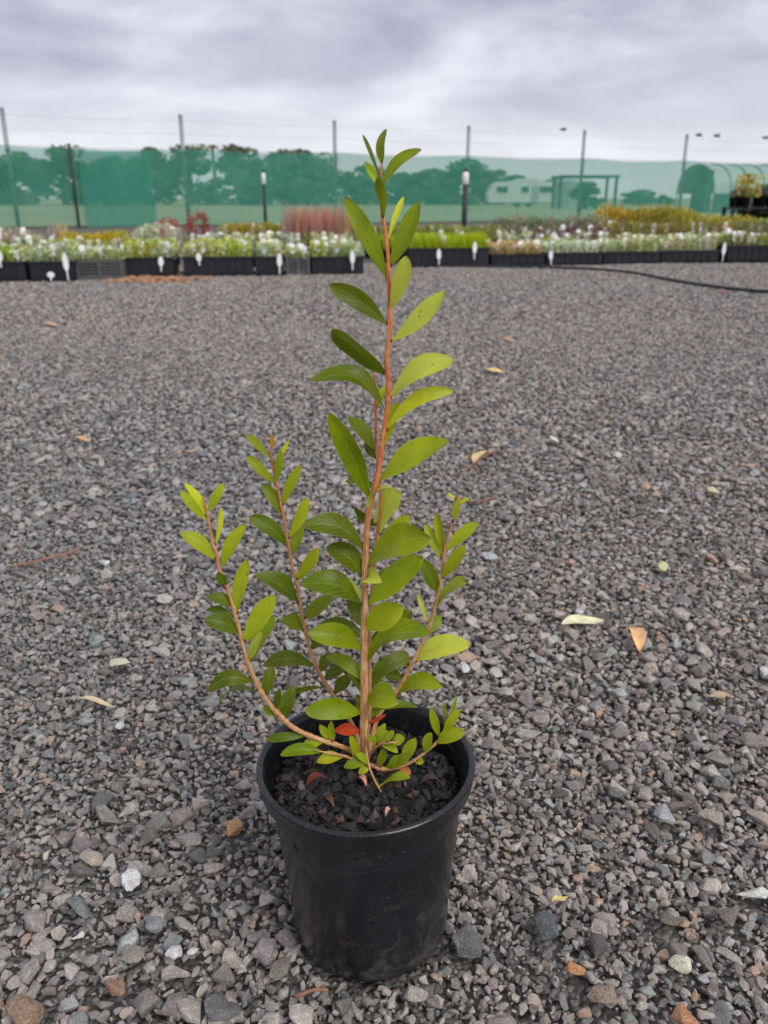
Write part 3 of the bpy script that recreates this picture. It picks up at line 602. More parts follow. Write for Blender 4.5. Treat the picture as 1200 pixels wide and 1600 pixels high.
def child(name, me, parent, loc, scale, rz=0.0, rx=0.0, col=None):
    o = bpy.data.objects.new(name, me); COL.objects.link(o); o.parent = parent; o.location = loc; o.scale = scale; o.rotation_euler = (rx, 0, rz)
    if col: o.color = lin(*[min(255, max(0, c + random.randint(-10, 10))) for c in col])
    return o
def colour_word(c):
    r, g, b_ = c
    if r > g + 25: return 'reddish' if b_ < 100 else 'brownish'
    if b_ > 180: return 'silvery'
    if b_ < 100 and g > 180: return 'lime-coloured'
    if b_ < 70: return 'yellowish'
    if g > 195: return 'pale green'
    if g > r: return 'mid green'
    return 'khaki-toned'
def potted(name, loc, potw, poth, folh, folw, kind, col, label, cat, group=None, tagp=0.6, tagw=0.052):
    t = empty(name, loc); tagged = False
    child('pot', ME_POT, t, (0, 0, 0), (potw, potw, poth))
    child('foliage', random.choice(CL[kind]), t, (0, 0, poth * 0.86), (folw, folw, folh), random.uniform(0, 6.28), 0, col)
    if random.random() < tagp:
        tagged = True; child('name_tag', ME_TAG, t, (random.uniform(-0.3, 0.3) * potw, -potw * 0.34, poth * 0.84), (tagw, tagw, random.uniform(0.9, 1.25) * max(0.13, min(0.2, folh))), random.uniform(-0.6, 0.6), random.uniform(-0.5, -0.05))
    if group and 0 < tagp < 1 and 'tag' not in label: label += ', with a white tag' if tagged else ', without a tag'
    if group and len(label.split()) < 14 and 'seedlings:' not in group: label += ', ' + colour_word(col) + ' leaves'
    tag(t, label, cat, group); return t
def tray(pa, pb, h, depth, crate, label):
    d = pb - pa; L = d.length; t = empty('nursery_crate' if crate else 'nursery_tray', pa, math.atan2(d.y, d.x)); b = MB(); w = 0.012
    if not crate:
        b.box((L / 2, depth / 2, 0.012), (L, depth, 0.018)); b.build('base', M_TRAY, t)
        for c, s_ in (((L / 2, w / 2, h / 2), (L, w, h)), ((L / 2, depth - w / 2, h / 2), (L, w, h)), ((w / 2, depth / 2, h / 2), (w, depth - 2 * w, h)), ((L - w / 2, depth / 2, h / 2), (w, depth - 2 * w, h))):
            b = MB(); b.box(c, s_); b.build('side', M_TRAY, t)
        b = MB()
        for c, s_ in (((L / 2, -0.006, h - 0.006), (L + 0.03, 0.016, 0.016)), ((L / 2, depth + 0.006, h - 0.006), (L + 0.03, 0.016, 0.016)), ((-0.006, depth / 2, h - 0.0065), (0.016, depth - 0.01, 0.016)), ((L + 0.006, depth / 2, h - 0.0065), (0.016, depth - 0.01, 0.016))): b.box(c, s_)
        for k in range(int(L / 0.085)): b.box((0.05 + k * 0.085, -0.004, h * 0.46), (0.012, 0.01, h * 0.82))
        b.build('rim', M_TRAY, t)
    else:
        b.box((L / 2, depth / 2, 0.012), (L, depth, 0.018)); b.build('base', M_CRATE, t)
        for yv in (w / 2, depth - w / 2):
            for k in range(5):
                b = MB(); b.box((L / 2, yv, 0.02 + (h - 0.03) * (k + 0.5) / 5), (L, w, (h - 0.03) / 5 - 0.012)); b.build('slat', M_CRATE, t)
        for xv in (0.01, L / 2, L - 0.01):
            b = MB(); b.box((xv, -0.004, h / 2), (0.022, 0.012, h)); b.build('upright', M_CRATE, t)
        for xv in (0.006, L - 0.006):
            b = MB(); b.box((xv, depth / 2, h / 2), (w, depth - 0.03, h)); b.build('side', M_CRATE, t)
    tag(t, label, 'crate' if crate else 'tray', 'crates in the front row' if crate else 'trays in the front row'); return t
PALE, LIME, SILV, TAN, YEL = (204, 212, 156), (200, 210, 92), (224, 228, 206), (224, 196, 136), (208, 190, 40)
KINDS = {
 'pale': ('leafy', PALE, 0.085, 0.15, 0.13, 'pale green seedling in a black tray along the gravel edge'),
 'lime': ('leafy', (204, 214, 110), 0.085, 0.15, 0.13, 'yellow-green leafy seedling in a black tray along the gravel edge'),
 'grass': ('blades', (190, 204, 44), 0.075, 0.17, 0.17, 'bright lime grass tuft in the wide black tray below the capped post'),
 'tan': ('leafy', TAN, 0.08, 0.12, 0.12, 'tan-leaved seedling in the low tray beside the lime grasses'),
 'silver': ('leafy', SILV, 0.085, 0.14, 0.13, 'silvery pale seedling crowded with white tags in a low tray'),
 'mixed': ('bushy', (160, 164, 90), 0.09, 0.16, 0.15, 'olive green seedling in the dark tray below the pot rack')}
TR = [(-80, 42, 441, .165, 0, 'pale', 'black tray of pale seedlings with a gap on its far side before the next tray'), (50, 117, 440, .165, 0, 'pale', 'short black tray of pale seedlings next to a grey crate'),
 (121, 193, 437, .17, 1, 'pale', 'grey slatted crate in front of bright yellow plants'), (198, 272, 433, .17, 0, 'lime', 'black tray behind the patch of orange wood chips'),
 (288, 396, 432, .17, 0, 'lime', 'long black tray of yellow-green seedlings below the round red shrub'), (400, 444, 431, .17, 0, 'pale', 'narrow black tray below the thin dark capped post'),
 (448, 484, 430, .16, 1, 'pale', 'narrow grey slatted crate below the pink grasses'), (488, 568, 429, .16, 0, 'pale', 'black tray of pale seedlings below the pink grasses'),
 (640, 763, 418, .19, 0, 'grass', 'wide black tray of bright lime grass'), (768, 850, 416, .12, 0, 'tan', 'low black tray of tan seedlings beside the lime grass tray'),
 (853, 940, 415, .13, 0, 'silver', 'low black tray packed with white tags and silvery seedlings'), (943, 1030, 413, .13, 0, 'pale', 'low black tray in front of the olive yellow shrubs'),
 (1033, 1122, 411, .13, 0, 'pale', 'low black tray whose end meets a gap before the pot rack'), (1136, 1216, 409, .17, 0, 'mixed', 'dark tray of olive seedlings below the pot rack'), (1222, 1330, 407, .15, 0, 'lime', 'black tray at the end of the row past the pot rack')]
NICK = ['black tray next to the short tray', 'short tray beside slatted crate', 'crate before the yellow shrubs', 'tray behind the wood chips', 'long tray below the red shrub', 'narrow tray below the thin post', 'narrow crate below pink grasses', 'tray below the pink grasses', 'wide lime tray', 'low tray beside lime grass', 'low silvery tray', 'low tray before olive yellow shrubs', 'low tray before the gap', 'dark tray below the rack', 'tray past the rack']
LOOK = {'pale': 'pale green seedling', 'lime': 'yellow-green leafy seedling', 'grass': 'bright lime grass tuft', 'tan': 'tan-leaved seedling', 'silver': 'silvery pale seedling', 'mixed': 'olive green seedling'}
for ti, (x0, x1, yb, h, crate, kd, lb) in enumerate(TR):
    pa = at_z(x0, yb, 0); pb = at_z(x1, yb - (x1 - x0) * 0.012, 0); d = (pb - pa); L = d.length; d.normalize(); nn = Vector((-d.y, d.x, 0)); depth = 0.42
    tray(pa, pb, h, depth, crate, lb)
    kind, col, pw_, fh, fw, pl_ = KINDS[kd]; fh *= 0.7 if crate else 1.0; fw *= 1.22; nx = max(2, int(L / (pw_ * 1.12))); ny = 4
    ph = max(0.10, h - 0.03); pl_ = LOOK[kd] + ' in the ' + NICK[ti]
    for j in range(ny):
        for i in range(nx):
            p = pa + d * (0.03 + (L - 0.06) * (i + 0.5) / nx) + nn * (0.045 + (depth - 0.09) * (j + 0.5) / ny) + Vector((random.uniform(-.006, .006), random.uniform(-.006, .006), 0.021))
            c = col if random.random() < 0.8 else random.choice((PALE, LIME, (160, 172, 90), SILV))
            if kd == 'grass': c = col
            potted('seedling', p, min(pw_, L / nx * 0.97, depth / ny * 0.9), ph, fh * random.uniform(0.75, 1.2), fw * random.uniform(0.85, 1.2), kind, c, pl_, 'seedling', 'seedlings: ' + pl_, 0.08 if kd == 'grass' else (0.8 if j < 2 else 0.55))
# large white tags hung on the tray fronts
b = MB(); prof = [(-.5, .42), (-.62, .62), (-.5, .82), (-.2, .98), (.2, .98), (.5, .82), (.62, .62), (.5, .42), (.16, .34), (.13, 0), (-.13, 0), (-.16, .34)]
n_ = len(prof); b.add([(x, 0, z) for x, z in prof] + [(x, .04, z) for x, z in prof], [tuple(range(n_ - 1, -1, -1)), tuple(range(n_, 2 * n_))] + [(i, (i + 1) % n_, (i + 1) % n_ + n_, i + n_) for i in range(n_)])
tmp = b.build('label_card', M_WHITE); ME_CARD = tmp.data; bpy.data.objects.remove(tmp)
for x, y, hp, yb, lb in [(107, 438, 48, 440.5, 'tall white tag on short black tray beside the grey crate'), (80, 438, 15, 440.5, 'small white card low on the short black tray front'), (2, 418, 30, 441, 'white tag hung on the black tray of pale seedlings'),
    (252, 424, 26, 433, 'white tag hung on tray behind the wood chips'), (312, 415, 22, 432, 'short white tag on long tray below the red shrub'), (437, 428, 36, 431, 'tall white tag on the narrow tray below the thin dark post'), (551, 422, 34, 429, 'white tag on the tray below pink grasses'),
    (686, 414, 28, 418, 'white tag near the middle of the lime grass tray'), (741, 405, 30, 418, 'white tag near the end of the lime grass tray'), (861, 413, 24, 415, 'white tag on the tray of silvery seedlings'), (1129, 408, 32, 410, 'white tag in the gap before the olive seedling tray')]:
    Y = at_z(x, yb, 0).y - 0.03; p = at_y(x, y, Y); h_ = hp / FPX * Y * 0.85
    o = bpy.data.objects.new('hanging_tag', ME_CARD); COL.objects.link(o); o.location = (p.x, p.y, max(p.z, 0.0)); o.scale = (0.038 if hp > 20 else 0.05, 0.06, h_); o.rotation_euler = (-0.08, random.uniform(-0.08, 0.08), math.atan2(1, 4))
    tag(o, lb, 'tag')
# bigger plants in pots standing behind the trays
def behind(name, x, ytop, Y, wpx, kind, col, poth, label, cat='shrub', group=None, tagp=0.4):
    p = at_y(x, ytop, Y); w = wpx / FPX * Y; poth = min(poth, p.z * 0.5)
    return potted(name, (p.x, Y, 0), min(0.26, max(0.1, w * 0.6)), poth, (p.z - poth * 0.86) / 1.0, w, kind, col, label, cat, group, tagp, 0.055)
for x in range(104, 200, 12): behind('golden_shrub', x + random.uniform(-2, 2), 360 + random.uniform(-2, 4) - (x > 165) * 2, 8.6, 27, 'bushy', (214, 192, 36), .2, 'bright yellow shrub among the pots behind the grey crate', 'shrub', 'bright yellow shrubs', 0.2)
for x, yt, w in ((82, 352, 18), (96, 350, 18), (20, 357, 26), (-6, 358, 26), (42, 361, 24), (60, 366, 22), (-40, 358, 26)): behind('flowering_shrub', x, yt, 9.3, w, 'leafy', (206, 190, 162), .2, 'pale cream-brown flowering plant behind the tray of pale seedlings', 'plant', 'cream plants behind the first trays', 0.9)
for x, yt, w in ((222, 354, 24), (238, 349, 26), (256, 350, 28), (272, 356, 24), (214, 362, 22)): behind('cream_shrub', x, yt, 9.4, w, 'leafy', (220, 220, 190), .2, 'creamy white leafy shrub in front of the dark doubled cloth', 'shrub', 'creamy shrubs by the doubled cloth', 0.8)
behind('red_shrub', 308, 328, 10.5, 38, 'bushy', (178, 84, 70), .2, 'rounded rusty red shrub behind the long tray', tagp=0.0)
behind('red_shrub', 262, 338, 10.9, 34, 'bushy', (190, 92, 78), .18, 'small red shrub partly hidden by creamy shrubs', tagp=0.0)
for x in range(352, 446, 11): behind('olive_shrub', x, 343 + random.uniform(-1, 5), 10.0, 24, 'bushy', (184, 168, 60), .22, 'olive yellow shrub in a dark pot beside the pink grasses', 'shrub', 'olive shrubs beside the pink grasses', 0.7)
for j, Y in enumerate((9.6, 10.1)):
    for x in range(452, 548, 13): behind('tufted_plant', x + random.uniform(-3, 3) + j * 5, 315 + random.uniform(0, 9), Y, 28, 'blades', (206, 164, 144), .2, 'tall pinkish brown grass behind the front trays', 'ornamental grass', 'tall pink-brown grasses', 0.3)
for x in range(300, 560, 15): behind('white_tagged_plant', x + random.uniform(-3, 3), 366 + random.uniform(-3, 4), 8.9, 22, 'leafy', random.choice((PALE, SILV, (150, 160, 90))), .18, 'pale plant with white tag in the second row behind the trays', 'plant', 'second row pale plants', 1.0)
for x in range(575, 780, 14): behind('yellow_green_plant', x, 352 + random.uniform(-3, 4), 10.4, 24, 'leafy', (170, 176, 90), .18, 'yellow-green plant in the row behind the lime grass tray', 'plant', 'plants behind the lime grass', 0.5)
for x in range(590, 640, 13): behind('lime_tuft', x, 362 + random.uniform(-2, 4), 9.6, 22, 'blades', (190, 204, 44), .18, 'lime grass in a pot next to the lime grass tray', 'ornamental grass', 'loose lime grasses', 0.2)
for x in range(780, 960, 13):
    behind('grey_shrub', x, 336 + random.uniform(-5, 8), 11.8, 30, 'bushy', random.choice(((164, 166, 140), (172, 168, 142), (150, 156, 122))), .2, 'soft grey-green shrub in the rows behind the silvery seedlings', 'shrub', 'grey-green shrubs in the back rows', 0.3)
    behind('tagged_seedling', x + 5, 366 + random.uniform(-5, 4), 10.0, 20, 'leafy', random.choice((SILV, PALE, (150, 120, 110))), .16, 'small pale plant with upright white tag behind the silvery tray', 'plant', 'tagged plants behind the silvery tray', 1.0)
    behind('brown_seedling', x - 3, 356 + random.uniform(-4, 4), 10.7, 20, 'leafy', random.choice(((150, 118, 104), (170, 150, 128), (142, 142, 116))), .16, 'brownish plant in a tagged pot below the grey-green shrubs', 'plant', 'brownish plants in the back rows', 0.9)
for x in range(948, 1092, 12): behind('olive_yellow_shrub', x, 320 + random.uniform(-3, 7), 12.0, 34, 'bushy', random.choice(((200, 182, 60), (184, 174, 66), (194, 170, 72), (180, 182, 76))), .2, 'olive yellow bushy shrub in the back row by the fence', 'shrub', 'olive yellow shrubs of the back row', 0.1)
for x in range(950, 1140, 12):
    behind('yellow_plant', x, 344 + random.uniform(-3, 7), 11.1, 26, 'bushy', random.choice(((170, 154, 92), (184, 172, 84), (154, 150, 104))), .18, 'khaki plant in the middle row below the olive yellow shrubs', 'plant', 'khaki plants of the middle row', 0.6)
    behind('tagged_seedling', x + 4, 367 + random.uniform(-4, 4), 10.3, 20, 'leafy', random.choice((PALE, (170, 176, 80), SILV)), .16, 'small pale plant with white tag in front of khaki plants', 'plant', 'tagged plants in front of the khaki row', 1.0)
for x in range(1095, 1330, 13):
    behind('mixed_shrub', x, 348 + random.uniform(-8, 8), 11.6, 28, 'bushy', random.choice(((168, 172, 100), (190, 182, 82), (150, 152, 108), (194, 182, 128))), .2, 'mixed green shrub in a pot around the pot rack', 'shrub', 'mixed shrubs around the pot rack', 0.5)
    behind('low_mixed_plant', x + 5, 366 + random.uniform(-4, 5), 10.7, 24, 'leafy', random.choice((PALE, LIME, (150, 150, 80))), .16, 'yellow-green plant in the row above the dark olive tray', 'plant', 'plants above the olive tray', 0.6)
for x in range(0, 280, 15): behind('green_seedling', x, 374 + random.uniform(-3, 4), 8.5, 22, 'leafy', random.choice((PALE, LIME, (140, 150, 80))), .17, 'green plant with white tag in the second row by the grey crate', 'plant', 'second row plants by the grey crate', 0.9)
for x in range(1088, 1215, 15): behind('golden_green_shrub', x, 337 + random.uniform(-6, 8), 12.6, 36, 'bushy', random.choice(((196, 186, 84), (176, 176, 90), (160, 160, 96))), .2, 'full yellow-green shrub standing in front of the pot rack', 'shrub', 'full shrubs in front of the rack', 0.15)
# two-tier rack of black pots
Yb = 14.0; x0_ = at_y(1140, 330, Yb).x
rack = empty('pot_rack', (x0_ + 1.2, Yb, 0)); tag(rack, 'dark two-tier rack carrying rows of tagged black pots', 'rack')
for z in (0.29, 0.53): b = MB(); b.box((0, 0, z), (2.5, 0.42, 0.03)); b.build('shelf', M_TRAY, rack)
for sx_ in (-1.22, 0, 1.22):
    for sy_ in (-.18, .18): b = MB(); b.box((sx_, sy_, 0.26), (0.05, 0.05, 0.51)); b.build('leg', M_TRAY, rack)
for lv, z in enumerate((0.305, 0.545)):
    for i in range(13):
        for j in range(2):
            if random.random() < 0.12: continue
            p = Vector((x0_ + 0.06 + i * 0.185 + random.uniform(-.02, .02), Yb - 0.1 + j * 0.19, z)); pw_ = random.uniform(0.13, 0.17); ph_ = random.uniform(0.13, 0.19)
            lb = ['black pot with sparse foliage on the lower rack shelf', 'black pot with sparse foliage on the upper rack shelf'][lv]
            potted('rack_plant', p, pw_, ph_, random.uniform(0.08, 0.2), random.uniform(0.16, 0.24), 'leafy', random.choice(((110, 108, 76), (150, 146, 120), (96, 92, 72))), lb, 'plant', ['lower shelf pots', 'upper shelf pots'][lv], 0.7, 0.045)
potted('spiky_plant', (at_y(1160, 300, Yb).x, Yb - 0.19, 0.545), 0.15, 0.15, 0.34, 0.42, 'leafy', (190, 178, 78), 'yellow-green spiky plant standing tall at the end of the upper rack shelf', 'plant', None, 0)

# ------------------------------------------------------------------ birds over the fence
for x, y in ((880, 203), (1092, 212), (1120, 213), (1196, 216)):
    p = at_y(x, y, 55); b = MB(); bd = empty('bird', p, random.uniform(-0.4, 0.4))
    b.tube([(-0.2, 0, 0), (-0.1, 0, 0.02), (0.05, 0, 0.02), (0.16, 0, 0.0), (0.26, 0, -0.01)], [0.02, 0.06, 0.07, 0.04, 0.01], 8); b.build('body', M_BIRD, bd, True)
    for s_ in (-1, 1):
        mesh_obj('wing', [(-.06, 0, .03), (.08, 0, .03), (.05, s_ * .28, .14), (-.08, s_ * .26, .12), (-.1, s_ * .5, .05)], [(0, 1, 2, 3), (3, 2, 4)], M_BIRD, bd)
    tag(bd, 'small dark bird flying above the fence', 'bird', 'birds above the fence')

# ------------------------------------------------------------------ hose and wood chips on the gravel
b = MB(); hp = [at_z(x, y, 0.016) for x, y in ((700, 414.5), (770, 415.5), (850, 417), (920, 419.5), (985, 425), (1040, 435), (1100, 445), (1160, 452), (1220, 457), (1300, 463), (1420, 474))]
for p in hp: p.z = 0.014
b.tube(catmull(hp, 8), 0.013, 10); tag(b.build('irrigation_hose', M_HOSE, None, True), 'black irrigation hose lying across the gravel from the trays', 'hose')
b = MB()
for i in range(420):
    x = random.gauss(240, 32); y = random.gauss(437.5, 2.2); 
    if y < 433.5: y = 433.5 + random.random() * 3
    p = at_z(x, y, 0); b.box((p.x, p.y, random.uniform(0.0, 0.018)), (random.uniform(.02, .06), random.uniform(.008, .02), .005), Euler((random.gauss(0, .25), random.gauss(0, .25), random.uniform(0, 6.3))).to_matrix())
tag(b.build('wood_chips', M_CHIP), 'patch of orange wood chips on the gravel in front of a tray', 'wood chips', kind='stuff')

# ------------------------------------------------------------------ the pot
POT_H = 0.19; TILT = -0.022
pot = empty('plant_pot', (POTC.x, POTC.y, -0.003)); pot.rotation_euler = (0, TILT, 0)
tag(pot, 'large glossy black plastic nursery pot standing on the gravel', 'pot')
b = MB(); prof = [(0.001, 0.004), (0.062, 0.004), (0.068, 0.0), (0.0725, 0.001), (0.0745, 0.006), (0.0752, 0.014), (0.0762, 0.03)]
for i in range(1, 16): t = i / 15; prof.append((0.0762 + (0.0885 - 0.0762) * t, 0.03 + (0.168 - 0.03) * t))
prof += [(0.0895, 0.172), (0.0915, 0.1745)]
b.lathe(prof, 128); b.build('pot_body', M_POT, pot, True)
b = MB(); b.lathe([(0.0912, 0.1738), (0.0955, 0.1742), (0.0978, 0.1755), (0.0982, 0.178), (0.0984, 0.186), (0.0995, 0.1885), (0.1, 0.1905), (0.0992, 0.1925), (0.0975, 0.1935), (0.0952, 0.193), (0.0938, 0.191), (0.0918, 0.187), (0.0905, 0.178), (0.0868, 0.168), (0.0842, 0.14)], 128); rim = b.build('rim', M_POT, pot, True)
b = MB()
for k in range(3):
    a = -math.pi / 2 - 0.02 + k * 2.094; ca, sa = math.cos(a), math.sin(a)
    b.box((ca * 0.0915, sa * 0.0915, 0.1705), (0.007, 0.034, 0.009), Matrix.Rotation(a, 3, 'Z'))
b.build('rim_tab', M_POT, pot)
# moulded rings and a few scratches, each a thin raised or sunk line on the wall
def wall_r(z): return 0.0762 + (0.0885 - 0.0762) * min(1, max(0, (z - 0.03) / 0.138))
for a0, a1, z0, z1, nm in ((-2.55, -2.25, 0.171, 0.166, 'scuff'), (-2.38, -2.31, 0.152, 0.146, 'scuff'), (-0.95, -0.6, 0.143, 0.150, 'scratch'), (-1.15, -0.8, 0.108, 0.119, 'scratch'), (-1.9, -1.35, 0.146, 0.1455, 'scuff')):
    b = MB(); pts = []
    for i in range(9):
        t = i / 8; a = a0 + (a1 - a0) * t; z = z0 + (z1 - z0) * t - 0.004 * math.sin(math.pi * t); r = wall_r(z) + 0.0001; pts.append((math.cos(a) * r, math.sin(a) * r, z))
    b.tube(pts, [0.0002] + [0.0005 if nm == 'scratch' else 0.0008] * 7 + [0.0002], 6); b.build(nm, M_SCUFF, pot, True)

# potting mix
SOIL = 0.163
b = MB(); b.lathe([(0.001, 0.0), (0.04, 0.001), (0.08, -0.003), (0.0858, -0.006), (0.0815, -0.05), (0.001, -0.05)], 48)
mix_v, mix_f = b.v[:], b.f[:]
rs = random.Random(4); hulls = []
for i in range(8):
    bm = bmesh.new()
    for k in range(10):
        v = Vector((rs.gauss(0, 1), rs.gauss(0, 1), rs.gauss(0, 1))).normalized(); bm.verts.new((v.x * 0.5, v.y * rs.uniform(.25, .42), v.z * rs.uniform(.18, .32)))
    r = bmesh.ops.convex_hull(bm, input=bm.verts); bm.verts.index_update()
    used_v = sorted({v.index for f_ in bm.faces for v in f_.verts}); mpv = {v: i_ for i_, v in enumerate(used_v)}; bm.verts.ensure_lookup_table()
    hulls.append(([bm.verts[j].co.copy() for j in used_v], [tuple(mpv[v.index] for v in f_.verts) for f_ in bm.faces])); bm.free()
for i in range(1700):
    r = 0.084 * math.sqrt(rs.random()); a = rs.uniform(0, 6.28); s = rs.choice((0.006, 0.008, 0.010, 0.013, 0.017)) * rs.uniform(0.8, 1.2)
    if r + s * 0.4 > 0.0855: r = 0.0855 - s * 0.45
    R = Euler((rs.gauss(0, .4), rs.gauss(0, .4), rs.uniform(0, 6.28))).to_matrix(); c = Vector((r * math.cos(a), r * math.sin(a), rs.uniform(-0.004, 0.006) - 0.003 * (r / 0.086)))
    hv, hf = hulls[i % 8]; b0 = len(mix_v); mix_v += [R @ (v * s) + c for v in hv]; mix_f += [tuple(j + b0 for j in f_) for f_ in hf]
mixo = mesh_obj('potting_mix', mix_v, mix_f, M_BARK); mixo.location = (POTC.x - 0.0035, POTC.y, SOIL)
tag(mixo, 'dark composted bark potting mix filling the black pot', 'potting mix', kind='stuff')

